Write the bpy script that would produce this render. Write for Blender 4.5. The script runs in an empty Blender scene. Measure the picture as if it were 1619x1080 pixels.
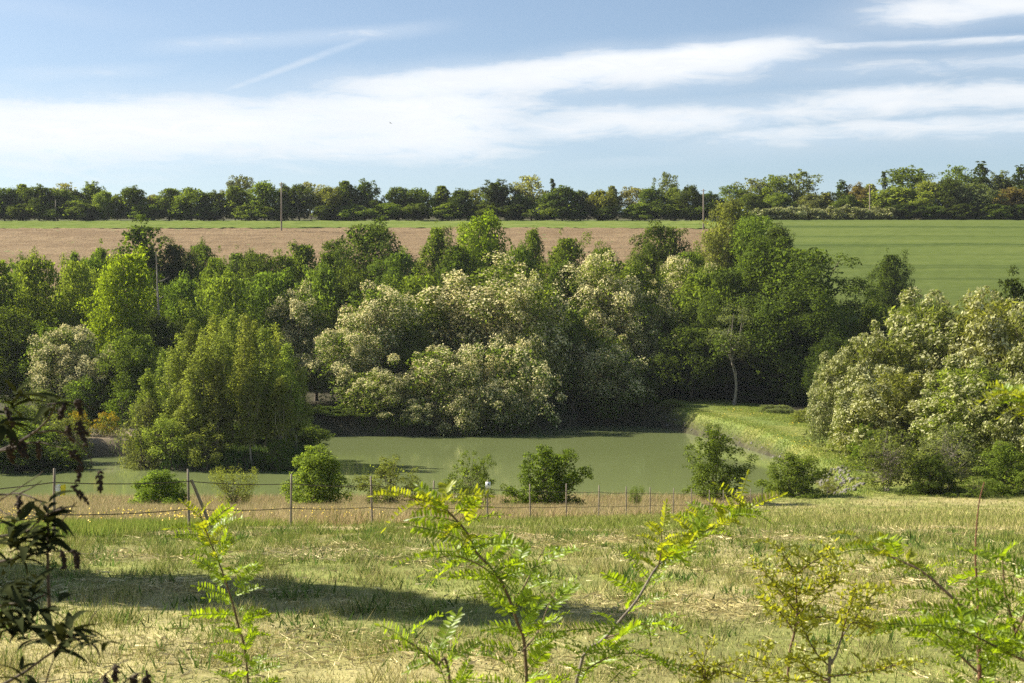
import bpy, math, random
import numpy as np
from mathutils import Vector, Matrix

# ------------------------------------------------------------------ camera, sky, sun, exposure
sc = bpy.context.scene
COL = sc.collection
EYE = 11.2                      # camera height above the water of the pond
F = 2248.0                      # focal length in photograph pixels (50 mm on 36 mm)
CU, CV = 809.5, 540.0

cam = bpy.data.cameras.new('camera')
cam.lens = 50.0
cam.sensor_width = 36.0
cam.clip_end = 4000
cam.clip_start = 0.05
cam.dof.use_dof = True
cam.dof.focus_distance = 45
cam.dof.aperture_fstop = 10
camo = bpy.data.objects.new('camera', cam)
camo.location = (0, 0, EYE)
camo.rotation_euler = (math.radians(90), 0, 0)
COL.objects.link(camo)
sc.camera = camo

SUN_EL = math.radians(38)
SUN_AZ = math.atan2(-0.955, 0.295)          # from +Y towards +X: the sun stands to the left, a little ahead
sun_dir = Vector((math.sin(SUN_AZ) * math.cos(SUN_EL), math.cos(SUN_AZ) * math.cos(SUN_EL), math.sin(SUN_EL)))
sl = bpy.data.lights.new('sun', 'SUN')
sl.energy = 5.0
sl.angle = math.radians(0.53)
sl.color = (1.0, 0.93, 0.79)
so = bpy.data.objects.new('sun', sl)
so.rotation_euler = sun_dir.to_track_quat('Z', 'Y').to_euler()
so.location = (-60, 30, 80)
COL.objects.link(so)

sc.view_settings.view_transform = 'Standard'
sc.view_settings.look = 'None'
sc.view_settings.exposure = 1.3
sc.view_settings.gamma = 1.0
sc.cycles.use_denoising = False
sc.cycles.max_bounces = 8
sc.cycles.diffuse_bounces = 5
sc.cycles.glossy_bounces = 2
sc.cycles.transmission_bounces = 6
sc.cycles.sample_clamp_indirect = 4.0


class NT:
    """small helper to write shader maths as expressions"""
    def __init__(self, nt):
        self.nt = nt
        nt.nodes.clear()

    def n(self, kind, **kw):
        o = self.nt.nodes.new(kind)
        for k, v in kw.items():
            setattr(o, k, v)
        return o

    def link(self, a, b):
        self.nt.links.new(a, b)

    def put(self, sock, v):
        if isinstance(v, (int, float)):
            sock.default_value = v
        elif isinstance(v, (tuple, list)):
            sock.default_value = (*v, 1.0) if len(v) == 3 and sock.type == 'RGBA' else v
        else:
            self.link(v, sock)

    def m(self, op, a, b=0.0, c=0.0, clamp=False):
        o = self.n('ShaderNodeMath', operation=op, use_clamp=clamp)
        self.put(o.inputs[0], a)
        self.put(o.inputs[1], b)
        self.put(o.inputs[2], c)
        return o.outputs[0]

    def mix(self, f, a, b, mode='MIX'):
        o = self.n('ShaderNodeMix', data_type='RGBA', blend_type=mode)
        self.put(o.inputs[0], f)
        self.put(o.inputs[6], a)
        self.put(o.inputs[7], b)
        return o.outputs[2]

    def ramp(self, v, lo, hi, a=0.0, b=1.0):
        o = self.n('ShaderNodeMapRange', interpolation_type='SMOOTHSTEP')
        self.put(o.inputs[0], v)
        for i, x in zip((1, 2, 3, 4), (lo, hi, a, b)):
            self.put(o.inputs[i], x)
        return o.outputs[0]

    def noise(self, vec, scale, detail=4.0, rough=0.55, dist=0.0):
        o = self.n('ShaderNodeTexNoise')
        if vec is not None:
            self.link(vec, o.inputs['Vector'])
        o.inputs['Scale'].default_value = scale
        o.inputs['Detail'].default_value = detail
        o.inputs['Roughness'].default_value = rough
        o.inputs['Distortion'].default_value = dist
        return o.outputs[0]

    def mapping(self, vec, scale=(1, 1, 1), rot=(0, 0, 0), loc=(0, 0, 0)):
        o = self.n('ShaderNodeMapping')
        self.link(vec, o.inputs[0])
        o.inputs[1].default_value = loc
        o.inputs[2].default_value = rot
        o.inputs[3].default_value = scale
        return o.outputs[0]


world = bpy.data.worlds.new('World')
sc.world = world
world.use_nodes = True
w = NT(world.node_tree)
sky = w.n('ShaderNodeTexSky', sky_type='NISHITA')
sky.sun_disc = False
sky.sun_elevation = SUN_EL
sky.sun_rotation = SUN_AZ
sky.altitude = 200
sky.air_density = 1.0
sky.dust_density = 0.9
sky.ozone_density = 2.0
tc = w.n('ShaderNodeTexCoord')
sp = w.n('ShaderNodeSeparateXYZ')
w.link(tc.outputs['Generated'], sp.inputs[0])
dx, dy, dz = sp.outputs
az = w.m('ARCTAN2', dx, dy)
el = w.m('ARCSINE', dz)
U = w.m('MULTIPLY_ADD', az, F, CU)         # azimuth and elevation of the sky, in steps of 1/2248 radian
V = w.m('MULTIPLY_ADD', el, -F, CV)
cv = w.n('ShaderNodeCombineXYZ')
w.link(U, cv.inputs[0])
w.link(V, cv.inputs[1])
cvec = cv.outputs[0]
# wind-drawn cloud texture: long in azimuth, thin in elevation, a little tilted
streak = w.noise(w.mapping(cvec, (0.0022, 0.013, 1), (0, 0, 0.10)), 1.0, 8, 0.58, 0.35)
fine = w.noise(w.mapping(cvec, (0.009, 0.045, 1), (0, 0, 0.12), (3, 7, 0)), 1.0, 10, 0.68, 0.7)
tex = w.m('MULTIPLY_ADD', streak, 0.52, w.m('MULTIPLY', fine, 0.48))
wob = w.m('MULTIPLY', w.m('SUBTRACT', w.noise(w.mapping(cvec, (0.004, 0.006, 1), (0, 0, 0), (9, 1, 0)), 1.0, 4), 0.5), 70.0)


def band(u0, v0, u1, v1, wu, wd, amp, fade=120.0, soft=1.0):
    """a cloud bank along one line of the sky, wu thick above and wd below"""
    s = (v1 - v0) / (u1 - u0)
    line = w.m('MULTIPLY_ADD', w.m('SUBTRACT', U, u0), s, v0)
    d = w.m('ADD', w.m('SUBTRACT', V, line), w.m('MULTIPLY', wob, soft))
    up = w.ramp(d, -wu * 1.7, -wu * 0.1, 0, 1)
    dn = w.ramp(d, wd * 0.1, wd * 1.7, 1, 0)
    ends = w.m('MULTIPLY', w.ramp(U, u0 - fade, u0 + fade), w.ramp(U, u1 - fade, u1 + fade, 1, 0))
    return w.m('MULTIPLY', w.m('MULTIPLY', w.m('MULTIPLY', up, dn), ends), amp)


bands = [band(-900, 258, 900, 168, 44, 96, 1.0, 240, 0.9), band(480, 150, 1330, 84, 26, 48, 1.0, 170, 0.6),
         band(1330, 55, 2600, -25, 34, 30, 0.95, 130, 0.6), band(1150, 88, 2000, 96, 5, 12, 0.8, 200, 0.15),
         band(700, 196, 2300, 150, 26, 44, 0.85, 260, 0.8), band(1060, 226, 2400, 196, 24, 34, 0.85, 160, 0.6), band(1180, 128, 2300, 112, 16, 24, 0.7, 200, 0.6),
         band(260, 95, 690, 50, 10, 12, 0.62, 70, 0.25), band(30, 150, 270, 130, 10, 12, 0.5, 70, 0.5),
         band(-700, 230, 460, 246, 12, 18, 0.8, 140, 0.4), band(880, 262, 1120, 250, 8, 12, 0.45, 90, 0.4),
         band(-400, 20, 200, 60, 14, 16, 0.25, 150, 0.6)]
mask = bands[0]
for b_ in bands[1:]:
    mask = w.m('MAXIMUM', mask, b_)
# thin high cloud, the same kind all round the sky
other = w.m('MULTIPLY', w.ramp(w.noise(w.mapping(cvec, (0.0007, 0.0045, 1), (0, 0, 0.08), (2, 5, 0)), 1.0, 5), 0.46, 0.66), 0.4)
inside = w.m('MULTIPLY', w.m('MULTIPLY', w.ramp(U, -900, -200), w.ramp(U, 1800, 2500, 1, 0)), w.ramp(V, -420, -60))
mask = w.m('MAXIMUM', mask, w.m('MULTIPLY', other, w.m('SUBTRACT', 1.0, inside)))
cloud = w.ramp(w.m('MULTIPLY_ADD', tex, 1.25, w.m('MULTIPLY_ADD', mask, 0.80, -0.95)), -0.08, 0.56)
veil = w.m('MULTIPLY', mask, 0.36)
cloud = w.m('MAXIMUM', cloud, veil)
# the old vapour trail
trail = band(330, 168, 590, 66, 5, 5, 0.34, 50, 0.05)
cloud = w.m('MAXIMUM', cloud, w.m('MULTIPLY', trail, w.ramp(fine, 0.25, 0.6, 0.5, 1)))
cloud = w.m('MULTIPLY', cloud, w.ramp(V, 225, 310, 0.94, 0.5))
SKY_K = 0.061
skyc = w.mix(1.0, sky.outputs[0], (1.07, 1.01, 0.96), 'MULTIPLY')
dens = w.ramp(cloud, 0.2, 1.0)
ccol = w.mix(dens, (6.0, 6.5, 7.1), (7.1, 7.2, 7.3))
ccol = w.mix(w.ramp(fine, 0.35, 0.6), ccol, (6.4, 6.6, 6.8))
out = w.mix(cloud, skyc, ccol)
bg = w.n('ShaderNodeBackground')
w.link(out, bg.inputs[0])
bg.inputs[1].default_value = SKY_K
wo = w.n('ShaderNodeOutputWorld')
w.link(bg.outputs[0], wo.inputs[0])

# ------------------------------------------------------------------ helpers
rng = np.random.default_rng(7)
random.seed(7)


def mesh_np(name, verts, faces, mats, mat_idx=None, smooth=False):
    """verts (N,3), faces (M,k) with k constant"""
    me = bpy.data.meshes.new(name)
    verts = np.asarray(verts, np.float32)
    faces = np.asarray(faces, np.int32)
    k = faces.shape[1]
    me.vertices.add(len(verts))
    me.vertices.foreach_set('co', verts.ravel())
    me.loops.add(faces.size)
    me.loops.foreach_set('vertex_index', faces.ravel())
    me.polygons.add(len(faces))
    me.polygons.foreach_set('loop_start', np.arange(0, faces.size, k, dtype=np.int32))
    me.polygons.foreach_set('loop_total', np.full(len(faces), k, np.int32))
    if mat_idx is not None:
        me.polygons.foreach_set('material_index', np.asarray(mat_idx, np.int32))
    if smooth:
        me.polygons.foreach_set('use_smooth', np.ones(len(faces), bool))
    for m_ in (mats if isinstance(mats, (list, tuple)) else [mats]):
        me.materials.append(m_)
    me.update(calc_edges=True)
    return me


def link(name, me, parent=None, loc=None):
    o = bpy.data.objects.new(name, me)
    COL.objects.link(o)
    if parent is not None:
        o.parent = parent
    if loc is not None:
        o.location = loc
    return o


def tag(o, label=None, cat=None, group=None, kind=None):
    if label:
        o['label'] = label
    if cat:
        o['category'] = cat
    if group:
        o['group'] = group
    if kind:
        o['kind'] = kind
    return o


def norm(a):
    return a / np.maximum(np.linalg.norm(a, axis=-1, keepdims=True), 1e-9)


class Tubes:
    """collects tapered tubes into one vertex / face list"""
    def __init__(self):
        self.v, self.f, self.n = [], [], 0

    def add(self, pts, rad, sides=6):
        pts = np.asarray(pts, float)
        k = len(pts)
        rad = np.broadcast_to(np.asarray(rad, float), (k,)) if np.ndim(rad) == 0 else np.asarray(rad, float)
        d = norm(np.gradient(pts, axis=0))
        ref = np.tile(np.array([0.31, 0.77, 0.12]), (k, 1))
        a = norm(np.cross(d, ref))
        b = np.cross(d, a)
        th = np.arange(sides) * 2 * math.pi / sides
        ring = pts[:, None, :] + rad[:, None, None] * (a[:, None, :] * np.cos(th)[None, :, None] + b[:, None, :] * np.sin(th)[None, :, None])
        self.v.append(ring.reshape(-1, 3))
        i = np.arange(k - 1)[:, None] * sides + np.arange(sides)[None, :]
        j = np.arange(k - 1)[:, None] * sides + (np.arange(sides)[None, :] + 1) % sides
        q = np.stack([i, j, j + sides, i + sides], -1).reshape(-1, 4)
        self.f.append(q + self.n)
        # end cap as a degenerate-free quad fan is skipped: tips are tapered to nearly nothing
        self.n += k * sides

    def mesh(self, name, mat):
        return mesh_np(name, np.concatenate(self.v), np.concatenate(self.f), mat, smooth=True)


def spline(p, n=12):
    """Catmull-Rom through the points"""
    p = np.asarray(p, float)
    if len(p) < 3:
        t = np.linspace(0, 1, n)[:, None]
        return p[0] * (1 - t) + p[-1] * t
    q = np.vstack([2 * p[0] - p[1], p, 2 * p[-1] - p[-2]])
    outp = []
    seg = len(p) - 1
    for i in range(seg):
        m_ = max(2, n // seg)
        for t in np.linspace(0, 1, m_, endpoint=(i == seg - 1)):
            a, b, c, d = q[i:i + 4]
            outp.append(0.5 * ((2 * b) + (c - a) * t + (2 * a - 5 * b + 4 * c - d) * t * t + (3 * b - a - 3 * c + d) * t ** 3))
    return np.array(outp)


# ------------------------------------------------------------------ materials
def new_mat(name):
    m_ = bpy.data.materials.new(name)
    m_.use_nodes = True
    return m_, NT(m_.node_tree)


def leaf_mat(name, color=None, trans=0.50, tint=(1.4, 1.45, 0.55), vary=0.45, gloss=0.05, hue=0.35):
    """leaf: diffuse + light coming through; colour varies leaf by leaf and tree by tree"""
    m_, t = new_mat(name)
    g = t.n('ShaderNodeNewGeometry')
    oi = t.n('ShaderNodeObjectInfo')
    base = oi.outputs['Color'] if color is None else color
    r = g.outputs['Random Per Island']
    val = t.ramp(r, 0, 1, 1 - vary, 1 + vary)
    vec = t.n('ShaderNodeCombineXYZ')
    for i in range(3):
        t.link(val, vec.inputs[i])
    c = t.mix(1.0, base, vec.outputs[0], 'MULTIPLY')
    r2 = t.m('FRACT', t.m('MULTIPLY', r, 17.31))
    yel = t.mix(1.0, c, (1.22, 1.12, 0.6), 'MULTIPLY')
    c = t.mix(t.m('MULTIPLY', r2, hue), c, yel)
    dif = t.n('ShaderNodeBsdfDiffuse')
    t.link(c, dif.inputs[0])
    tr = t.n('ShaderNodeBsdfTranslucent')
    t.link(t.mix(1.0, c, tint, 'MULTIPLY'), tr.inputs[0])
    mx = t.n('ShaderNodeMixShader')
    mx.inputs[0].default_value = trans
    t.link(dif.outputs[0], mx.inputs[1])
    t.link(tr.outputs[0], mx.inputs[2])
    last = mx
    if gloss:
        gl = t.n('ShaderNodeBsdfAnisotropic') if False else t.n('ShaderNodeBsdfGlossy')
        gl.inputs['Roughness'].default_value = 0.42
        gl.inputs['Color'].default_value = (1, 1, 1, 1)
        m2 = t.n('ShaderNodeMixShader')
        m2.inputs[0].default_value = gloss
        t.link(mx.outputs[0], m2.inputs[1])
        t.link(gl.outputs[0], m2.inputs[2])
        last = m2
    o = t.n('ShaderNodeOutputMaterial')
    t.link(last.outputs[0], o.inputs[0])
    return m_


def plain_mat(name, c1, c2, scale=6.0, rough=0.85, detail=5, bump=0.0, stretch=(1, 1, 1), spec=0.3):
    m_, t = new_mat(name)
    tcn = t.n('ShaderNodeTexCoord')
    vec = t.mapping(tcn.outputs['Object'], stretch)
    nz = t.noise(vec, scale, detail, 0.62)
    b = t.n('ShaderNodeBsdfPrincipled')
    t.link(t.mix(t.ramp(nz, 0.32, 0.68), c1, c2), b.inputs['Base Color'])
    b.inputs['Roughness'].default_value = rough
    b.inputs['Specular IOR Level'].default_value = spec
    if bump:
        bp = t.n('ShaderNodeBump')
        bp.inputs['Strength'].default_value = bump
        bp.inputs['Distance'].default_value = 0.05
        t.link(nz, bp.inputs['Height'])
        t.link(bp.outputs[0], b.inputs['Normal'])
    o = t.n('ShaderNodeOutputMaterial')
    t.link(b.outputs[0], o.inputs[0])
    return m_


M_LEAF = leaf_mat('leaf', gloss=0.0)
M_LEAF_FAR = leaf_mat('leaf_far', vary=0.4, gloss=0.0, trans=0.5, tint=(1.4, 1.4, 0.55))
M_BLOSSOM = leaf_mat('blossom', (0.68, 0.62, 0.36), 0.32, (1.0, 1.0, 0.85), 0.28, 0.0, 0.25)
M_BLOSSOM_GREEN = leaf_mat('greenish_blossom', (0.43, 0.43, 0.24), 0.30, (1.0, 1.0, 0.7), 0.35, 0.0, 0.3)
M_BROOM = leaf_mat('broom_flower', (0.48, 0.34, 0.02), 0.3, (1.1, 1.0, 0.8), 0.3, 0.0, 0.2)
M_BARK = plain_mat('bark', (0.075, 0.055, 0.04), (0.15, 0.12, 0.09), 9, 0.9, 6, 0.5, (1, 1, 0.25))
M_BARK_PALE = plain_mat('pale_bark', (0.17, 0.14, 0.11), (0.34, 0.30, 0.25), 5, 0.9, 6, 0.5, (1, 1, 0.3))
M_POST = plain_mat('post_wood', (0.15, 0.12, 0.09), (0.29, 0.245, 0.19), 24, 0.85, 6, 0.4, (1, 1, 0.12))
M_POLE = plain_mat('pole_wood', (0.16, 0.13, 0.10), (0.28, 0.23, 0.18), 6, 0.9, 4, 0.2, (1, 1, 0.1))
M_WIRE = plain_mat('wire', (0.06, 0.045, 0.035), (0.10, 0.075, 0.05), 12, 0.7)
M_STONE = plain_mat('stone', (0.11, 0.10, 0.085), (0.20, 0.185, 0.155), 3, 0.9, 5, 0.4)
M_WHITE = plain_mat('white_plastic', (0.72, 0.73, 0.76), (0.82, 0.83, 0.85), 20, 0.5)
M_YELLOW = plain_mat('yellow_plastic', (0.66, 0.55, 0.03), (0.75, 0.66, 0.05), 20, 0.5)
M_BLACK = plain_mat('black_print', (0.015, 0.015, 0.018), (0.03, 0.03, 0.03), 20, 0.6)


def color_attr_mat(name, noise_scale=1.0, lo=0.7, hi=1.3, rough=0.95, bump=0.4, bdist=0.06, bscale=6.0):
    """a ground sheet whose own colour (turf, straw, soil) is stored per vertex, broken up by noise"""
    m_, t = new_mat(name)
    at = t.n('ShaderNodeAttribute', attribute_name='ground_colour')
    tcn = t.n('ShaderNodeTexCoord')
    p = tcn.outputs['Object']
    n1 = t.noise(p, noise_scale, 6, 0.65)
    n2 = t.noise(p, noise_scale * 7, 5, 0.7)
    f = t.m('MULTIPLY', t.ramp(n1, 0.3, 0.7, lo, hi), t.ramp(n2, 0.25, 0.75, lo, hi))
    vec = t.n('ShaderNodeCombineXYZ')
    for i in range(3):
        t.link(f, vec.inputs[i])
    c = t.mix(1.0, at.outputs['Color'], vec.outputs[0], 'MULTIPLY')
    b = t.n('ShaderNodeBsdfPrincipled')
    t.link(c, b.inputs['Base Color'])
    b.inputs['Roughness'].default_value = rough
    b.inputs['Specular IOR Level'].default_value = 0.15
    bp = t.n('ShaderNodeBump')
    bp.inputs['Strength'].default_value = bump
    bp.inputs['Distance'].default_value = bdist
    t.link(t.noise(p, bscale, 5, 0.7), bp.inputs['Height'])
    t.link(bp.outputs[0], b.inputs['Normal'])
    o = t.n('ShaderNodeOutputMaterial')
    t.link(b.outputs[0], o.inputs[0])
    return m_


def grass_mat(name, green, straw, lo, hi, pscale=0.35, trans=0.3, extra=None, damp=0.0):
    """blades: patches of green and straw over the field, each blade a little different"""
    m_, t = new_mat(name)
    g = t.n('ShaderNodeNewGeometry')
    tcn = t.n('ShaderNodeTexCoord')
    r = g.outputs['Random Per Island']
    n1 = t.noise(tcn.outputs['Object'], pscale, 4, 0.6, 0.4)
    f = t.m('ADD', n1, t.m('MULTIPLY', t.m('SUBTRACT', r, 0.5), 0.45))
    if damp:
        sx_ = t.n('ShaderNodeSeparateXYZ')
        t.link(tcn.outputs['Object'], sx_.inputs[0])
        moist = t.m('MULTIPLY', t.ramp(sx_.outputs[1], 18.0, 23.0), t.ramp(sx_.outputs[0], 3.0, 12.0, 1, 0))
        f = t.m('SUBTRACT', f, t.m('MULTIPLY', moist, damp))
    f = t.ramp(f, lo, hi)
    c = t.mix(f, green, straw)
    if extra is not None:
        c = t.mix(t.ramp(t.m('FRACT', t.m('MULTIPLY', r, 7.77)), 0.7, 0.74), c, extra)
    v = t.ramp(t.m('FRACT', t.m('MULTIPLY', r, 13.7)), 0, 1, 0.55, 1.4)
    vec = t.n('ShaderNodeCombineXYZ')
    for i in range(3):
        t.link(v, vec.inputs[i])
    c = t.mix(1.0, c, vec.outputs[0], 'MULTIPLY')
    d = t.n('ShaderNodeBsdfDiffuse')
    t.link(c, d.inputs[0])
    tr = t.n('ShaderNodeBsdfTranslucent')
    t.link(c, tr.inputs[0])
    mx = t.n('ShaderNodeMixShader')
    mx.inputs[0].default_value = trans
    t.link(d.outputs[0], mx.inputs[1])
    t.link(tr.outputs[0], mx.inputs[2])
    o = t.n('ShaderNodeOutputMaterial')
    t.link(mx.outputs[0], o.inputs[0])
    return m_


# ------------------------------------------------------------------ terrain
# heights relative to the eye, by distance in front of the camera
PROF = np.array([[-60, -1.2], [0, -1.6], [3, -1.75], [6, -2.4], [9, -2.8], [12, -2.9], [18, -3.0], [23, -3.2], [27, -3.6], [31, -4.05], [46, -5.77],
                 [62, -7.6], [78, -9.25], [86, -9.95], [95, -10.25], [105, -10.0], [130, -9.7], [160, -9.1], [185, -8.6], [195, -7.8], [210, -3.5],
                 [235, 7.5], [250, 12.8], [275, 18.4], [300, 23.7], [320, 27.0], [342, 29.2], [352, 32.4], [400, 34], [700, 36], [1500, 37]])
_zz = np.arange(-60, 1500, 0.5)
_hh = np.interp(_zz, PROF[:, 0], PROF[:, 1])
_k = np.exp(-0.5 * (np.arange(-16, 17) / 4.0) ** 2)
_k /= _k.sum()
_hs = np.convolve(np.pad(_hh, 16, mode='edge'), _k, 'valid')

POND = np.array([(-75, 93), (-30, 93.5), (0, 94), (14, 94.5), (20.5, 96.5), (22.3, 101), (23.4, 112), (24.2, 125), (24.6, 138), (23.8, 152), (21.8, 168),
                 (19.2, 184), (15, 190), (10, 190.5), (4, 181), (-4, 172), (-12, 168.5), (-22, 168), (-23.5, 158), (-20, 146), (-17.5, 133), (-18.2, 124),
                 (-24, 121.5), (-31, 123), (-33.5, 133), (-36, 138.5), (-40, 137.5), (-40.5, 131), (-38.5, 126.5), (-43, 120), (-75, 118)], float)


def pond_sd(x, y):
    """signed distance to the pond's edge, negative in the water"""
    x = np.asarray(x, float)
    y = np.asarray(y, float)
    d = np.full(x.shape, 1e9)
    ins = np.zeros(x.shape, bool)
    n = len(POND)
    for i in range(n):
        a, b = POND[i], POND[(i + 1) % n]
        e = b - a
        t = np.clip(((x - a[0]) * e[0] + (y - a[1]) * e[1]) / (e @ e), 0, 1)
        d = np.minimum(d, np.hypot(x - a[0] - t * e[0], y - a[1] - t * e[1]))
        c = ((a[1] > y) != (b[1] > y))
        with np.errstate(divide='ignore', invalid='ignore'):
            xi = e[0] * (y - a[1]) / (e[1] if e[1] else 1e-9) + a[0]
        ins ^= c & (x < xi)
    return np.where(ins, -d, d)


def sstep(a, b, v):
    t = np.clip((v - a) / (b - a), 0, 1)
    return t * t * (3 - 2 * t)


def wavy(x, y):
    return (np.sin(x * 0.71 + y * 0.33) * np.sin(y * 0.53 - x * 0.21) * 0.5 + np.sin(x * 1.9 + 1.3) * np.sin(y * 1.6 + x * 0.4) * 0.25)


def G(x, y):
    """ground height in world units (water surface = 0)"""
    x = np.asarray(x, float)
    y = np.asarray(y, float)
    h = np.interp(y, _zz, _hs) + EYE
    h = h + wavy(x, y) * 0.05 * sstep(6, 14, y)
    sd = pond_sd(x, y) if np.any((y > 80) & (y < 205)) else np.full(x.shape, 99.0)
    t = sstep(-1.2, 2.4, sd)
    h = -1.4 * (1 - t) + h * t
    return h


def ground_at(x, y):
    return float(G(np.array([x]), np.array([y]))[0])


def px(u, d):
    return (u - CU) / F * d


def P(u, v, d):
    return np.array([(u - CU) / F * d, d, EYE + (CV - v) / F * d])


def grid_sheet(name, xs, ys, zfun, mat, colfun=None):
    X, Y = np.meshgrid(xs, ys)
    Z = zfun(X, Y)
    nx, ny = len(xs), len(ys)
    v = np.stack([X, Y, Z], -1).reshape(-1, 3)
    i = (np.arange(ny - 1)[:, None] * nx + np.arange(nx - 1)[None, :]).ravel()
    f = np.stack([i, i + 1, i + 1 + nx, i + nx], -1)
    me = mesh_np(name, v, f, mat, smooth=True)
    if colfun is not None:
        c = colfun(v[:, 0], v[:, 1])
        ca = me.color_attributes.new('ground_colour', 'FLOAT_COLOR', 'POINT')
        ca.data.foreach_set('color', np.concatenate([c, np.ones((len(c), 1))], 1).astype(np.float32).ravel())
    return link(name, me)


def lump(x, y, s, seed=0):
    r = np.random.default_rng(seed)
    o = np.zeros_like(x)
    for k in range(7):
        a = r.uniform(0, 6.28)
        fr = s * (1.35 ** k)
        o += np.sin((x * math.cos(a) + y * math.sin(a)) * fr + r.uniform(0, 6.28)) / (1.2 ** k)
    return o / 2.4


FENCE_K = 0.355


def fence_line(y):
    return -7.37 + FENCE_K * (y - 22.9)


def ground_colour(x, y):
    straw = np.array([0.33, 0.285, 0.125])
    green = np.array([0.19, 0.205, 0.055])
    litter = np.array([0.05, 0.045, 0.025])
    lush = np.array([0.16, 0.20, 0.05])
    flower = np.array([0.22, 0.225, 0.06])
    soil = np.array([0.22, 0.17, 0.11])
    n = sstep(-0.6, 0.6, lump(x, y, 0.45, 3))[:, None]
    c = green * (1 - n) + straw * n
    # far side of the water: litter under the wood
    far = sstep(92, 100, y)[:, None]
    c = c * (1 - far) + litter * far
    # dam path on the right of the pond
    sd = pond_sd(x, y)
    dam = (sstep(0.6, 2.0, sd) * sstep(15, 11, sd) * sstep(18, 21, x + (y - 95) * -0.02) * sstep(92, 96, y) * sstep(199, 192, y))[:, None]
    n2 = sstep(-0.5, 0.5, lump(x, y, 0.35, 9))[:, None]
    dc = lush * (1 - n2) + flower * n2
    c = c * (1 - dam) + dc * dam
    # bare bank by the inlet on the left
    bare = (np.exp(-(((x + 40) / 3.2) ** 2 + ((y - 144) / 5.0) ** 2)))[:, None]
    bare = np.clip(bare * 1.5, 0, 1)
    c = c * (1 - bare) + soil * bare
    # hilltop: rough grass
    hill = sstep(225, 245, y)[:, None]
    c = c * (1 - hill) + np.array([0.12, 0.15, 0.045]) * hill
    top_ = sstep(334, 344, y)[:, None]
    c = c * (1 - top_) + litter * top_  # dark litter behind the treeline, its tone also standing in for tree shade
    # pond bed
    bed = sstep(0.5, -0.5, sd)[:, None]
    c = c * (1 - bed) + np.array([0.06, 0.07, 0.03]) * bed
    return c


ys = np.concatenate([np.arange(-60, 0, 4), np.arange(0, 40, 0.5), np.arange(40, 90, 1.0), np.arange(90, 205, 0.8), np.arange(205, 350, 2.5), np.geomspace(350, 620, 12)])
xs = np.concatenate([-np.geomspace(75, 470, 18)[::-1], np.arange(-74, -42, 2.0), np.arange(-42, 34, 0.8), np.arange(34, 75, 2.0), np.geomspace(76, 470, 18)])
M_GROUND = color_attr_mat('meadow_ground', 0.9, 0.72, 1.28, 0.95, 0.5, 0.05, 9)
g_ = grid_sheet('ground', xs, ys, G, M_GROUND, ground_colour)
tag(g_, 'mown meadow sloping down to the pond and rising beyond it', 'ground', kind='structure')

# water
m_, t = new_mat('pond_water')
tcn = t.n('ShaderNodeTexCoord')
nz = t.noise(t.mapping(tcn.outputs['Object'], (1.0, 0.35, 1)), 3.0, 4, 0.6)
nl = t.noise(t.mapping(tcn.outputs['Object'], (0.03, 0.03, 1)), 1.0, 2, 0.5)
b = t.n('ShaderNodeBsdfPrincipled')
t.link(t.mix(t.ramp(nl, 0.35, 0.65), (0.188, 0.224, 0.082), (0.194, 0.230, 0.086)), b.inputs['Base Color'])
t.link(t.ramp(nl, 0.3, 0.7, 0.06, 0.085), b.inputs['Roughness'])
b.inputs['IOR'].default_value = 1.33
b.inputs['Specular IOR Level'].default_value = 0.75
bp = t.n('ShaderNodeBump')
bp.inputs['Strength'].default_value = 0.045
bp.inputs['Distance'].default_value = 0.02
t.link(nz, bp.inputs['Height'])
t.link(bp.outputs[0], b.inputs['Normal'])
o = t.n('ShaderNodeOutputMaterial')
t.link(b.outputs[0], o.inputs[0])
me = bpy.data.meshes.new('pond_water')
ring = []
for i in range(len(POND)):
    a = POND[i]
    ring.append(a)
cen = POND.mean(0)
pv = [(float(p[0]), float(p[1]), 0.0) for p in spline(np.vstack([POND, POND[:1]]), 31 * 4)[:-1]]
# push the sheet's edge a little under the bank so that the shore line is where the ground crosses it
pv = [(-76, 90, 0), (26, 90, 0), (30, 120, 0), (28, 160, 0), (22, 194, 0), (4, 194, 0), (-24, 173, 0), (-45, 145, 0), (-76, 124, 0)]
me.from_pydata(pv, [], [list(range(len(pv)))])
me.materials.append(m_)
tag(link('pond_water', me), 'still milky green water of the pond', 'water', kind='structure')


def field(name, x0a, x1a, x0b, x1b, y0, y1, nx, ny, lift, mat, label, cat, rough=0.0, seed=1):
    """a patch of farmland lying on the hill; a = near edge, b = far edge"""
    s = np.linspace(0, 1, nx)
    yy = np.linspace(y0, y1, ny)
    T = ((yy - y0) / (y1 - y0))[:, None]
    X = (x0a + (x1a - x0a) * s)[None, :] * (1 - T) + (x0b + (x1b - x0b) * s)[None, :] * T
    Y = np.repeat(yy[:, None], nx, 1) + np.sin(X * 0.045 + seed) * 0.9 + np.sin(X * 0.13) * 0.35
    r = np.random.default_rng(seed)
    Z = G(X, Y) + lift + r.normal(0, 1, X.shape) * rough
    v = np.stack([X, Y, Z], -1).reshape(-1, 3)
    i = (np.arange(ny - 1)[:, None] * nx + np.arange(nx - 1)[None, :]).ravel()
    f = np.stack([i, i + 1, i + 1 + nx, i + nx], -1)
    o = link(name, mesh_np(name, v, f, mat, smooth=(rough == 0)))
    return tag(o, label, cat, kind='structure')


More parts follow.
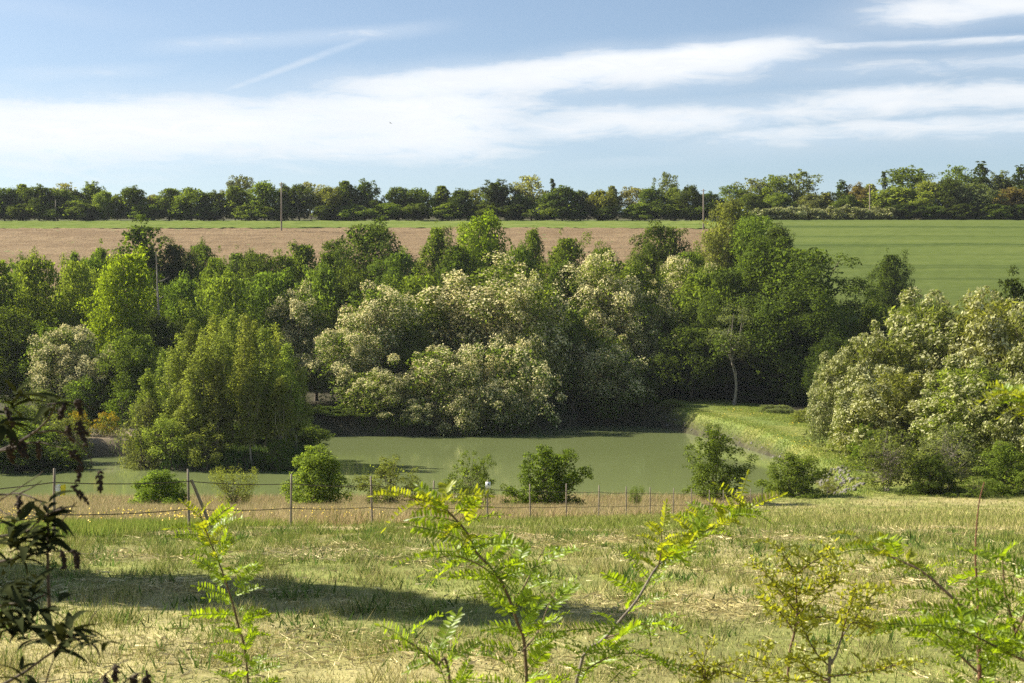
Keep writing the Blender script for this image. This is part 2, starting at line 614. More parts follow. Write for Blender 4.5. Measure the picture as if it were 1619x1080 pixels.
# ploughed soil
m_, t = new_mat('ploughed_soil')
tcn = t.n('ShaderNodeTexCoord')
p_ = tcn.outputs['Object']
n1 = t.noise(t.mapping(p_, (0.05, 0.25, 1)), 1.0, 6, 0.6)
n2 = t.noise(p_, 2.2, 6, 0.7)
c = t.mix(t.ramp(n1, 0.35, 0.65), (0.185, 0.128, 0.068), (0.262, 0.190, 0.106))
c = t.mix(t.ramp(n2, 0.35, 0.7, 0.0, 0.8), c, (0.13, 0.085, 0.052))
c = t.mix(t.ramp(t.noise(p_, 0.7, 5, 0.7), 0.63, 0.70, 0, 0.7), c, (0.12, 0.15, 0.04))
b = t.n('ShaderNodeBsdfPrincipled')
t.link(c, b.inputs['Base Color'])
b.inputs['Roughness'].default_value = 1.0
b.inputs['Specular IOR Level'].default_value = 0.1
bp = t.n('ShaderNodeBump')
bp.inputs['Strength'].default_value = 0.9
bp.inputs['Distance'].default_value = 0.25
t.link(n2, bp.inputs['Height'])
t.link(bp.outputs[0], b.inputs['Normal'])
o = t.n('ShaderNodeOutputMaterial')
t.link(b.outputs[0], o.inputs[0])
field('ploughed_field', -190, 43, -230, 50, 228, 301, 220, 90, 0.15, m_, 'bare reddish brown ploughed field on the far slope', 'field', 0.10, 2)

# green verge strip above the soil
m_, t = new_mat('verge_grass')
tcn = t.n('ShaderNodeTexCoord')
n1 = t.noise(t.mapping(tcn.outputs['Object'], (0.12, 0.5, 1)), 1.0, 6, 0.65)
b = t.n('ShaderNodeBsdfDiffuse')
t.link(t.mix(t.ramp(n1, 0.3, 0.7), (0.095, 0.135, 0.03), (0.165, 0.195, 0.055)), b.inputs[0])
o = t.n('ShaderNodeOutputMaterial')
t.link(b.outputs[0], o.inputs[0])
field('grass_verge', -230, 52, -240, 62, 301.5, 324, 300, 30, 0.14, m_, 'strip of bright green rough grass between the ploughed field and the treeline', 'grass strip', 0.07, 3)

# young wheat with tramlines
m_, t = new_mat('young_wheat')
tcn = t.n('ShaderNodeTexCoord')
p_ = tcn.outputs['Object']
spn = t.n('ShaderNodeSeparateXYZ')
t.link(p_, spn.inputs[0])
wx, wy = spn.outputs[0], spn.outputs[1]
n1 = t.noise(t.mapping(p_, (0.02, 0.09, 1)), 1.0, 5, 0.6)
n2 = t.noise(t.mapping(p_, (0.25, 1.3, 1)), 1.0, 5, 0.7)
c = t.mix(t.ramp(n1, 0.35, 0.65), (0.098, 0.128, 0.036), (0.124, 0.152, 0.044))
c = t.mix(t.ramp(n2, 0.3, 0.75, 0.0, 0.55), c, (0.070, 0.098, 0.026))
yy_ = t.m('ADD', wy, t.m('MULTIPLY', t.m('SUBTRACT', t.noise(p_, 0.02, 2), 0.5), 7.0))
for yc, hw, st in ((302.5, 0.5, 0.8), (300.2, 0.35, 0.6), (286.0, 0.35, 0.45), (274.5, 0.4, 0.8), (272.4, 0.3, 0.55), (262.0, 0.3, 0.35), (251.0, 0.35, 0.6), (249.4, 0.3, 0.5), (243, 0.3, 0.4)):
    dln = t.m('ABSOLUTE', t.m('SUBTRACT', yy_, yc))
    c = t.mix(t.m('MULTIPLY', t.ramp(dln, hw * 1.0, hw * 3.5, 1, 0), st), c, (0.05, 0.075, 0.022))
# wheel tracks that swing round the corner of the field
for rad in (62.0, 65.0, 67.2):
    rr = t.m('SQRT', t.m('ADD', t.m('POWER', t.m('SUBTRACT', wx, 128.0), 2.0), t.m('POWER', t.m('MULTIPLY', t.m('SUBTRACT', wy, 250.0), 1.05), 2.0)))
    sel = t.m('MULTIPLY', t.ramp(wx, 78, 98, 1, 0), 0.12)
    c = t.mix(t.m('MULTIPLY', t.ramp(t.m('ABSOLUTE', t.m('SUBTRACT', rr, rad)), 0.25, 0.9, 1, 0), sel), c, (0.05, 0.07, 0.022))
b = t.n('ShaderNodeBsdfDiffuse')
t.link(c, b.inputs[0])
bp = t.n('ShaderNodeBump')
bp.inputs['Strength'].default_value = 0.5
bp.inputs['Distance'].default_value = 0.2
t.link(n2, bp.inputs['Height'])
t.link(bp.outputs[0], b.inputs['Normal'])
o = t.n('ShaderNodeOutputMaterial')
t.link(b.outputs[0], o.inputs[0])
field('wheat_field', 50, 230, 57, 240, 214, 322, 200, 120, 0.35, m_, 'smooth green wheat field with faint tramlines on the far slope', 'field', 0.03, 5)

# ------------------------------------------------------------------ trees
def leaf_quads(name, c, n, tan, L, Wd, mat):
    """rhombic leaves: centre, normal, long axis, length, width"""
    tan = norm(tan - n * (tan * n).sum(-1, keepdims=True))
    b = np.cross(n, tan)
    L = np.asarray(L)[:, None] * 0.5
    Wd = np.asarray(Wd)[:, None] * 0.5
    v = np.stack([c - tan * L, c + b * Wd - tan * L * 0.15, c + tan * L, c - b * Wd - tan * L * 0.15], 1).reshape(-1, 3)
    f = np.arange(len(c) * 4).reshape(-1, 4)
    return mesh_np(name, v, f, mat)


def prof_round(t):
    return np.sin(np.pi * np.clip(t, 0, 1) ** 0.8) ** 0.55


def prof_oval(t):
    return np.sin(np.pi * np.clip(t, 0.0, 1) ** 0.7) ** 0.75


def prof_cone(t):
    return np.minimum(1, t * 7) * (1 - np.clip(t, 0, 1)) ** 0.75 + 0.03


def prof_column(t):
    return np.minimum(1, t * 6 + 0.15) * (1 - np.clip(t, 0, 1) ** 2.2) ** 0.8 + 0.04


def prof_dome(t):
    return np.sqrt(np.clip(1 - (np.clip(t, 0, 1) * 0.98) ** 2.4, 0, 1)) * (0.82 + 0.18 * np.minimum(1, t * 5))


def prof_vase(t):
    return np.clip(0.35 + 0.75 * t, 0, 1) * np.clip((1 - t) * 5, 0, 1) ** 0.5


TREES = {}


def make_tree(key, seed, H, W, base, prof, clumps, csize, leaves, lsize, asp=0.55, lump_amp=0.28, up=0.5, flat=0.9, rnd=0.62, sprays=0.0,
              blossoms=0, bsize=0.2, bmat=None, mat=None, bark=None, trunk_r=None, limbs=9, stems=1, inner=0.45, wind=0.0, fill=0.16, limb_lo=0.3, lobes=1):
    """builds the meshes of one kind of tree: trunk with limbs, leafy crown made of clumps, blossom"""
    r = np.random.default_rng(seed)
    mat = mat or M_LEAF
    bark = bark or M_BARK
    Rm = W / 2
    ph = r.uniform(0, 6.28, (5, 2))
    fr = np.array([[2, 3], [3, 5], [5, 4], [1, 7], [4, 9]])

    def radius(th, t):
        s = np.zeros_like(t)
        for k in range(5):
            s += np.sin(fr[k, 0] * th + ph[k, 0]) * np.sin(fr[k, 1] * t * 2.2 + ph[k, 1]) / (1 + 0.35 * k)
        return prof(t) * (1 + lump_amp * s)
    # clump centres, more of them towards the outside of the crown
    tt = r.uniform(0.02, 0.97, clumps * 3)
    keep = r.uniform(0, 1, clumps * 3) < np.clip(prof(tt) + 0.12, 0, 1)
    tt = tt[keep][:clumps]
    k = len(tt)
    th = r.uniform(0, 6.283, k)
    rho = inner + (1 - inner) * np.sqrt(r.uniform(0, 1, k))
    rad = radius(th, tt) * Rm * rho * 0.92
    sx = r.normal(0, 0.05 * W)
    cz = base + tt * (H - base) * 0.97
    cc = np.stack([np.cos(th) * rad + sx * tt, np.sin(th) * rad, cz], -1)
    cs = csize * r.uniform(0.6, 1.45, k) * (0.55 + 0.45 * prof(tt))
    if lobes > 1:
        # a crown of several leaders, each with its own height and spread
        la = np.arange(lobes) * 2.399 + r.uniform(0, 6.28)
        lr = Rm * np.where(np.arange(lobes) == 0, 0.08, r.uniform(0.42, 0.62, lobes))
        ltop = np.where(np.arange(lobes) == 0, 1.0, r.uniform(0.62, 0.94, lobes))
        lbase = np.where(np.arange(lobes) == 0, 0.1, r.uniform(0.0, 0.3, lobes))
        lrad = Rm * r.uniform(0.40, 0.58, lobes)
        wl = lrad ** 2 * (ltop - lbase)
        li = r.choice(lobes, k, p=wl / wl.sum())
        tz = lbase[li] + tt * (ltop[li] - lbase[li])
        rad = radius(th, tt) * lrad[li] * rho
        cc = np.stack([np.cos(la[li]) * lr[li] + np.cos(th) * rad, np.sin(la[li]) * lr[li] + np.sin(th) * rad, base + tz * (H - base) * 0.97], -1)
        cs = cs * 0.86
    # leaves round each clump
    wts = cs ** 2
    wts /= wts.sum()

    wb = wts * r.uniform(0.15, 1, k) ** (0.3 if sprays else 0.9) * (0.35 + (cc[:, 2] - base) / (H - base)) * np.where(cc[:, 0] < 0.1 * W, 1.25, 0.8)
    wb /= wb.sum()

    def scatter(n, shell, upb, ww=None):
        idx = r.choice(k, n, p=wts if ww is None else ww)
        d = norm(r.normal(0, 1, (n, 3)))
        d[:, 2] = np.where((d[:, 2] < -0.3) & (r.uniform(0, 1, n) < upb), -d[:, 2], d[:, 2])
        rr = (shell + (1 - shell) * r.uniform(0, 1, n)) ** 0.6 * r.uniform(0.8, 1.18, n)
        off = d * (rr * cs[idx])[:, None]
        off[:, 2] *= flat
        c = cc[idx] + off
        outd = c - np.array([0, 0, base + (H - base) * 0.35])
        nn = norm(d * 0.55 + norm(outd) * 0.35 + np.array([0, 0, up]) + r.normal(0, rnd, (n, 3)))
        if sprays:
            tn = norm(np.array([wind, 0, 1.0]) + norm(outd) * 0.6 + r.normal(0, 0.45, (n, 3)))
        else:
            tn = r.normal(0, 1, (n, 3))
        return c, nn, tn
    c, nn, tn = scatter(leaves, 0.25, 0.5)
    c[:, 2] = np.maximum(c[:, 2], 0.05)
    L = lsize * r.uniform(0.6, 1.5, len(c))
    if fill:
        nf = int(leaves * fill)
        tf = r.uniform(0.03, 0.9, nf)
        af = r.uniform(0, 6.283, nf)
        rf = radius(af, tf) * Rm * np.sqrt(r.uniform(0, 1, nf)) * 0.72
        cf = np.stack([np.cos(af) * rf + sx * tf, np.sin(af) * rf, base + tf * (H - base) * 0.95], -1)
        c = np.concatenate([c, cf])
        nn = np.concatenate([nn, norm(r.normal(0, 1, (nf, 3)))])
        tn = np.concatenate([tn, r.normal(0, 1, (nf, 3))])
        L = np.concatenate([L, lsize * 1.9 * r.uniform(0.7, 1.3, nf)])
    crown = leaf_quads(key + '_crown', c, nn, tn, L, L * asp * r.uniform(0.8, 1.2, len(c)), mat)
    blo = None
    if blossoms:
        c, nn, tn = scatter(blossoms, 0.6, 0.85, wb)
        if not sprays:
            tn = norm(np.array([0, 0, -1.0]) + r.normal(0, 0.5, (len(c), 3)))
        hi = (c[:, 2] > base + (H - base) * r.uniform(0.0, 0.35, len(c)))
        c, nn, tn = c[hi], nn[hi], tn[hi]
        L = bsize * r.uniform(0.6, 1.5, len(c))
        blo = leaf_quads(key + '_blossom', c, nn, tn, L, L * 0.6, bmat or M_BLOSSOM)
    # trunk and limbs
    tb = Tubes()
    tr = trunk_r or H * 0.016
    for s_ in range(stems):
        q = s_ * 2.4
        off = np.array([math.cos(q), math.sin(q), 0]) * (tr * 2.2 if stems > 1 else 0)
        lean = off * (H * 0.04 / max(tr, .02)) if stems > 1 else np.zeros(3)
        top = np.array([sx * 0.6, 0, base + (H - base) * 0.82])
        pts = spline([off + np.array([0, 0, -0.4]), off + lean * 0.2 + np.array([r.normal(0, .02 * H), r.normal(0, .02 * H), H * 0.22]),
                      off + lean * 0.6 + np.array([r.normal(0, .03 * H), r.normal(0, .03 * H), H * 0.52]), top + lean], 12)
        rads = np.linspace(1.15, 0.12, len(pts)) * tr / (1 if stems == 1 else 1.4)
        rads[0] *= 1.35
        tb.add(pts, rads, 7)
        lo = pts[len(pts) // 3]
        for q2 in r.choice(k, min(limbs, k), replace=False):
            tgt = cc[q2]
            st = pts[int(np.clip(r.uniform(limb_lo, 0.78) * len(pts), 0, len(pts) - 2))]
            if st[2] > tgt[2]:
                st = lo
            mid = (st + tgt) / 2 + np.array([0, 0, -0.06 * H * r.uniform(0, 1)]) + r.normal(0, 0.03 * H, 3)
            lp = spline([st, mid, tgt], 7)
            tb.add(lp, np.linspace(0.45, 0.08, len(lp)) * tr, 5)
    TREES[key] = dict(trunk=tb.mesh(key + '_trunk', bark), crown=crown, blossom=blo, H=H, W=W, mat=mat)


# far trees, seen from 300 m
for i in range(3):
    make_tree('far_round%d' % i, 10 + i, 10, 8, 0.5, prof_dome, 60, 1.2, 7500, 0.36, mat=M_LEAF_FAR, limbs=6, lobes=3 + i, flat=1.1)
for i in range(2):
    make_tree('far_tall%d' % i, 20 + i, 12, 6.4, 1.0, prof_oval, 56, 1.1, 6600, 0.35, mat=M_LEAF_FAR, limbs=6, lobes=2 + i, flat=1.15)
for i in range(2):
    make_tree('far_airy%d' % i, 30 + i, 13, 9, 3.0, prof_round, 44, 1.0, 3600, 0.38, mat=M_LEAF_FAR, limbs=16, lump_amp=0.4, rnd=1.0)
make_tree('far_cedar', 40, 14, 9, 1.0, prof_cone, 60, 1.1, 4200, 0.40, mat=M_LEAF_FAR, limbs=8, lump_amp=0.45, flat=0.4)
make_tree('far_cypress', 41, 13, 2.0, 0.4, prof_column, 40, 0.5, 2400, 0.34, mat=M_LEAF_FAR, limbs=3, lump_amp=0.12)
make_tree('far_bush', 42, 3.6, 6, 0.1, prof_dome, 24, 0.9, 1800, 0.36, mat=M_LEAF_FAR, limbs=4, blossoms=600, bsize=0.34, bmat=M_BLOSSOM_GREEN)
# trees of the wood behind the pond
for i in range(5):
    make_tree('broad%d' % i, 50 + i, 16, 12, 1.6, prof_oval if i % 2 else prof_round, 120, 1.4, 27000, 0.25, limbs=12, lump_amp=0.30, lobes=4 + i, flat=1.05)
for i in range(3):
    make_tree('slim%d' % i, 60 + i, 17, 8, 1.8, prof_oval, 100, 1.05, 18000, 0.24, limbs=12, lump_amp=0.36, lobes=3, flat=1.1)
for i in range(4):
    make_tree('locust%d' % i, 70 + i, 16, 11, 1.2, prof_round if i % 2 else prof_dome, 130, 1.2, 15000, 0.22, limbs=14, lump_amp=0.36, blossoms=13000, bsize=0.22, flat=1.15, lobes=5 + i % 2)
for i in range(2):
    make_tree('lowlocust%d' % i, 76 + i, 11, 12, 0.3, prof_dome, 110, 1.1, 12000, 0.22, limbs=16, lump_amp=0.34, blossoms=10500, bsize=0.22, flat=1.1, lobes=5)
make_tree('oak', 80, 23, 21, 0.6, prof_dome, 240, 1.75, 70000, 0.28, limbs=14, lump_amp=0.24, lobes=7, trunk_r=0.5)
make_tree('ailing', 81, 15, 7, 7.0, prof_round, 40, 0.9, 5000, 0.24, limbs=9, limb_lo=0.6, fill=0.0, lump_amp=0.4, bark=M_BARK_PALE, trunk_r=0.22)
for i in range(3):
    make_tree('poplar%d' % i, 85 + i, 13, 3.1, 2.2, prof_column, 110, 0.5, 9000, 0.16, asp=0.6, limbs=14, lump_amp=0.22, flat=1.5, trunk_r=0.10, bark=M_BARK_PALE, inner=0.2, fill=0.04)
for i in range(3):
    make_tree('willow%d' % i, 90 + i, 7, 6, 0.3, prof_dome, 60, 0.75, 6500, 0.20, asp=0.4, limbs=14, lump_amp=0.3, stems=3, trunk_r=0.12)
for i in range(3):
    make_tree('thicket%d' % i, 95 + i, 4.2, 6.5, 0.0, prof_dome, 60, 0.75, 5200, 0.24, limbs=6, lump_amp=0.32)
# the big blossoming trees on the right bank
for i in range(3):
    make_tree('feathery%d' % i, 100 + i, 14, 11, 0.3, prof_dome, 190, 0.82, 23000, 0.33, asp=0.24, limbs=14, lump_amp=0.26, sprays=1, wind=0.35, blossoms=8000, bsize=0.28, lobes=7,
              bmat=M_BLOSSOM_GREEN, flat=1.35, rnd=0.8)
# shrubs at the near shore
make_tree('ball_shrub', 110, 3.0, 3.8, 0.05, prof_dome, 90, 0.38, 14000, 0.11, limbs=12, lump_amp=0.24, stems=3, trunk_r=0.04)
make_tree('twiggy_shrub', 111, 3.2, 3.6, 0.2, prof_vase, 70, 0.3, 6000, 0.09, asp=0.4, fill=0.03, limbs=30, lump_amp=0.25, stems=4, trunk_r=0.03, flat=1.6, sprays=1)
make_tree('cone_shrub', 112, 4.6, 3.8, 0.05, prof_dome, 110, 0.4, 15000, 0.12, limbs=14, lump_amp=0.24, stems=3, trunk_r=0.05)
make_tree('loose_shrub', 113, 4.2, 4.4, 0.0, prof_dome, 80, 0.34, 9000, 0.10, limbs=30, lump_amp=0.5, fill=0.05, stems=3, trunk_r=0.04)
make_tree('dark_shrub', 114, 4.8, 5.2, 0.0, prof_dome, 130, 0.36, 17000, 0.12, limbs=24, lump_amp=0.42, stems=3, trunk_r=0.06, sprays=1)
make_tree('alder', 115, 7.2, 4.6, 0.0, prof_oval, 120, 0.42, 15000, 0.12, limbs=20, lump_amp=0.55, trunk_r=0.08)
make_tree('sparse_bush', 116, 7.0, 5.6, 0.4, prof_round, 80, 0.50, 5600, 0.14, limbs=40, lump_amp=0.35, stems=4, trunk_r=0.05, bark=M_BARK_PALE)
make_tree('broom', 117, 3.0, 4.6, 0.1, prof_dome, 46, 0.48, 2600, 0.16, limbs=14, lump_amp=0.3, stems=3, trunk_r=0.04, blossoms=1700, bsize=0.14, bmat=M_BROOM, sprays=1)

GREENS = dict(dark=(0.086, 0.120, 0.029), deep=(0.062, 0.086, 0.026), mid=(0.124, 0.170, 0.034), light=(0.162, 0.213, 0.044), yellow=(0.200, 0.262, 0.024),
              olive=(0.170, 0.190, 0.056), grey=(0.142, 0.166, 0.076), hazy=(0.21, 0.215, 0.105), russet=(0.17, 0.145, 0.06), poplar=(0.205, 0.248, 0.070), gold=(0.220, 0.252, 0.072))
_rot = random.Random(3)


def plant(key, u, vtop, d, wpx, colour, label, cat='tree', group=None, name=None, hmin=1.0):
    """a tree whose trunk stands at distance d on the ground, its top seen at height vtop"""
    T = TREES[key]
    x = px(u, d)
    z0 = ground_at(x, d)
    h = max(hmin, EYE + (CV - vtop) / F * d - z0)
    wd = wpx / F * d
    e = bpy.data.objects.new(name or (key.rstrip('0123456789') + '_tree'), None)
    e.empty_display_size = 0.5
    COL.objects.link(e)
    e.location = (x, d, z0 - 0.02)
    e.rotation_euler = (0, 0, _rot.uniform(0, 6.28) if not key.startswith('feathery') else _rot.uniform(-0.5, 0.5))
    e.scale = (wd / T['W'], wd / T['W'], h / T['H'])
    tag(e, label, cat, group)
    j = [_rot.uniform(0.86, 1.14), _rot.uniform(0.95, 1.08), _rot.uniform(0.9, 1.1)]
    cg = GREENS[colour]
    cl = (cg[0] * j[0] * j[1], cg[1] * j[0], cg[2] * j[0] * j[2], 1)
    link('trunk', T['trunk'], e)
    cr = link('crown', T['crown'], e)
    cr.color = cl
    if T['blossom']:
        link('blossom', T['blossom'], e)
    return e


ONES = ['zeroth', 'first', 'second', 'third', 'fourth', 'fifth', 'sixth', 'seventh', 'eighth', 'ninth', 'tenth', 'eleventh', 'twelfth', 'thirteenth', 'fourteenth',
        'fifteenth', 'sixteenth', 'seventeenth', 'eighteenth', 'nineteenth']
TENS = {2: ('twentieth', 'twenty'), 3: ('thirtieth', 'thirty'), 4: ('fortieth', 'forty'), 5: ('fiftieth', 'fifty'), 6: ('sixtieth', 'sixty'), 7: ('seventieth', 'seventy')}


def ordinal(n):
    if n < 20:
        return ONES[n]
    a, b = divmod(n, 10)
    return TENS[a][0] if b == 0 else TENS[a][1] + '-' + ONES[b]


LOOK = dict(dark='dark green', deep='blackish green', mid='mid green', light='fresh green', yellow='yellow green', olive='olive', grey='grey green', hazy='pale straw green', russet='rusty brown',
            poplar='golden green', gold='yellowish')
# --- hilltop treeline, from the left edge of the view to the right (key, u, top, distance, width, colour)
R3 = ['far_round0', 'far_round1', 'far_round2']
hill = [('far_round0', -32, 292, 330, 66, 'dark'), ('far_round1', 8, 291, 328, 60, 'dark'), ('far_tall0', 36, 283, 332, 46, 'mid'), ('far_round2', 62, 288, 327, 62, 'dark'), ('far_airy0', 104, 285, 345, 44, 'hazy'),
        ('far_round1', 92, 293, 328, 56, 'dark'), ('far_round2', 120, 297, 334, 40, 'deep'), ('far_tall1', 146, 283, 336, 42, 'mid'), ('far_round0', 165, 297, 326, 36, 'light'), ('far_round1', 186, 304, 329, 36, 'grey'),
        ('far_round2', 211, 290, 327, 56, 'dark'), ('far_round0', 243, 304, 331, 38, 'hazy'), ('far_tall0', 268, 290, 329, 44, 'mid'), ('far_round1', 303, 291, 327, 64, 'mid'), ('far_round2', 338, 298, 328, 48, 'dark'),
        ('far_airy1', 381, 271, 340, 44, 'grey'), ('far_round0', 372, 289, 327, 48, 'mid'), ('far_round2', 419, 281, 326, 56, 'mid'), ('far_tall1', 450, 287, 330, 42, 'dark'), ('far_round0', 473, 286, 328, 46, 'dark'),
        ('far_airy0', 492, 284, 342, 46, 'hazy'), ('far_round1', 517, 290, 328, 48, 'olive'), ('far_tall0', 546, 277, 329, 48, 'dark'), ('far_tall1', 577, 279, 330, 44, 'dark'), ('far_round2', 595, 312, 327, 30, 'dark'),
        ('far_round0', 629, 291, 328, 54, 'dark'), ('far_round1', 664, 292, 329, 48, 'mid'), ('far_tall0', 699, 286, 331, 46, 'dark'), ('far_round2', 727, 294, 328, 48, 'dark'), ('far_airy1', 752, 294, 338, 44, 'olive'),
        ('far_tall1', 786, 280, 329, 60, 'deep'), ('far_airy0', 839, 272, 332, 58, 'hazy'), ('far_round0', 820, 303, 327, 36, 'dark'), ('far_round1', 866, 300, 328, 38, 'mid'), ('far_round2', 889, 289, 327, 58, 'dark'),
        ('far_round0', 918, 297, 329, 44, 'dark'), ('far_round1', 946, 296, 328, 50, 'olive'), ('far_tall0', 968, 286, 334, 32, 'grey'), ('far_airy1', 1000, 291, 335, 50, 'hazy'), ('far_round2', 1031, 291, 327, 50, 'mid'),
        ('far_airy0', 1056, 268, 346, 34, 'grey'), ('far_round0', 1066, 292, 330, 40, 'light'), ('far_round1', 1092, 288, 327, 46, 'deep'), ('far_round2', 1122, 300, 332, 46, 'dark'), ('far_airy1', 1160, 288, 345, 52, 'mid'),
        ('far_airy0', 1192, 279, 346, 54, 'grey'), ('far_airy1', 1222, 272, 344, 56, 'mid'), ('far_airy0', 1258, 266, 343, 66, 'grey'), ('far_round0', 1186, 302, 334, 54, 'dark'), ('far_round1', 1232, 300, 334, 56, 'mid'),
        ('far_round2', 1280, 302, 336, 54, 'grey'), ('far_tall0', 1306, 299, 338, 40, 'olive'), ('far_cedar', 1332, 278, 340, 52, 'deep'), ('far_tall1', 1356, 285, 338, 40, 'russet'), ('far_tall0', 1376, 283, 342, 40, 'olive'),
        ('far_round1', 1340, 305, 333, 50, 'dark'), ('far_round0', 1422, 292, 332, 84, 'light'), ('far_airy1', 1436, 258, 346, 84, 'mid'), ('far_round2', 1468, 280, 336, 56, 'gold'), ('far_round0', 1500, 276, 333, 66, 'deep'),
        ('far_airy0', 1512, 258, 345, 56, 'light'), ('far_cedar', 1550, 246, 340, 66, 'deep'), ('far_round1', 1548, 284, 330, 66, 'grey'), ('far_tall1', 1582, 266, 338, 50, 'grey'), ('far_cedar', 1614, 252, 336, 60, 'deep'),
        ('far_round2', 1600, 292, 331, 60, 'russet'), ('far_round0', 1645, 276, 333, 70, 'dark'), ('far_round1', 1398, 300, 334, 44, 'dark')]
hill.sort(key=lambda s: s[1])
KIND = dict(far_round='rounded tree', far_tall='upright tree', far_airy='thin-crowned tree', far_cedar='layered cedar')
for i, (k, u, vt, d, wp, c) in enumerate(hill):
    kd = KIND[k.rstrip('012')]
    plant(k, u, vt, d, wp * 1.16, c, '%s %s, %s along the hilltop treeline counting from the left' % (LOOK[c], kd, ordinal(i + 1)), 'tree', 'hilltop treeline', 'cedar' if 'cedar' in k else 'hilltop_tree')
plant('far_cypress', 874, 275, 352, 11, 'deep', 'single dark spire of a cypress rising above the middle of the treeline', 'cypress', name='cypress')
plant('far_cypress', 1398, 262, 352, 11, 'deep', 'slender black cypress spire beside the tall trees above the wheat field', 'cypress', name='cypress')
# low growth under the treeline and the blossoming hedge above the wheat
low = [(-20, 326), (30, 328), (75, 327), (118, 322), (140, 326), (232, 328), (286, 327), (330, 329), (395, 328), (440, 331), (520, 326), (560, 329), (610, 327), (655, 328), (710, 327), (765, 328), (812, 326), (858, 327),
       (905, 329), (960, 328), (1012, 327), (1060, 328), (1100, 329)]
for i, (u, vt) in enumerate(low):
    plant('far_round%d' % (i % 3), u, vt - 8, 325.5, 62, ('mid', 'dark', 'light')[i % 3], 'low %s bush, %s from the left at the foot of the treeline' % (LOOK[('mid', 'dark', 'light')[i % 3]], ordinal(i + 1)),
          'bush', 'bushes at the foot of the treeline', 'hedge_bush')
for i, u in enumerate((1208, 1232, 1262, 1292, 1318, 1342, 1368, 1396)):
    plant('far_bush', u, 330 - (i % 3) * 2, 325, 46, 'grey', 'whitish flowering bush, %s from the dark oak in the hedge above the wheat' % ordinal(i + 1), 'bush', 'flowering hedge above the wheat field', 'flowering_bush')
for i, u in enumerate((1430, 1470, 1520, 1570, 1612)):
    plant('far_round%d' % (i % 3), u, 320, 326, 60, ('deep', 'dark')[i % 2], 'dark low bush, %s along the top edge of the wheat right of the hedge' % ordinal(i + 1), 'bush', 'dark bushes above the wheat field', 'hedge_bush')

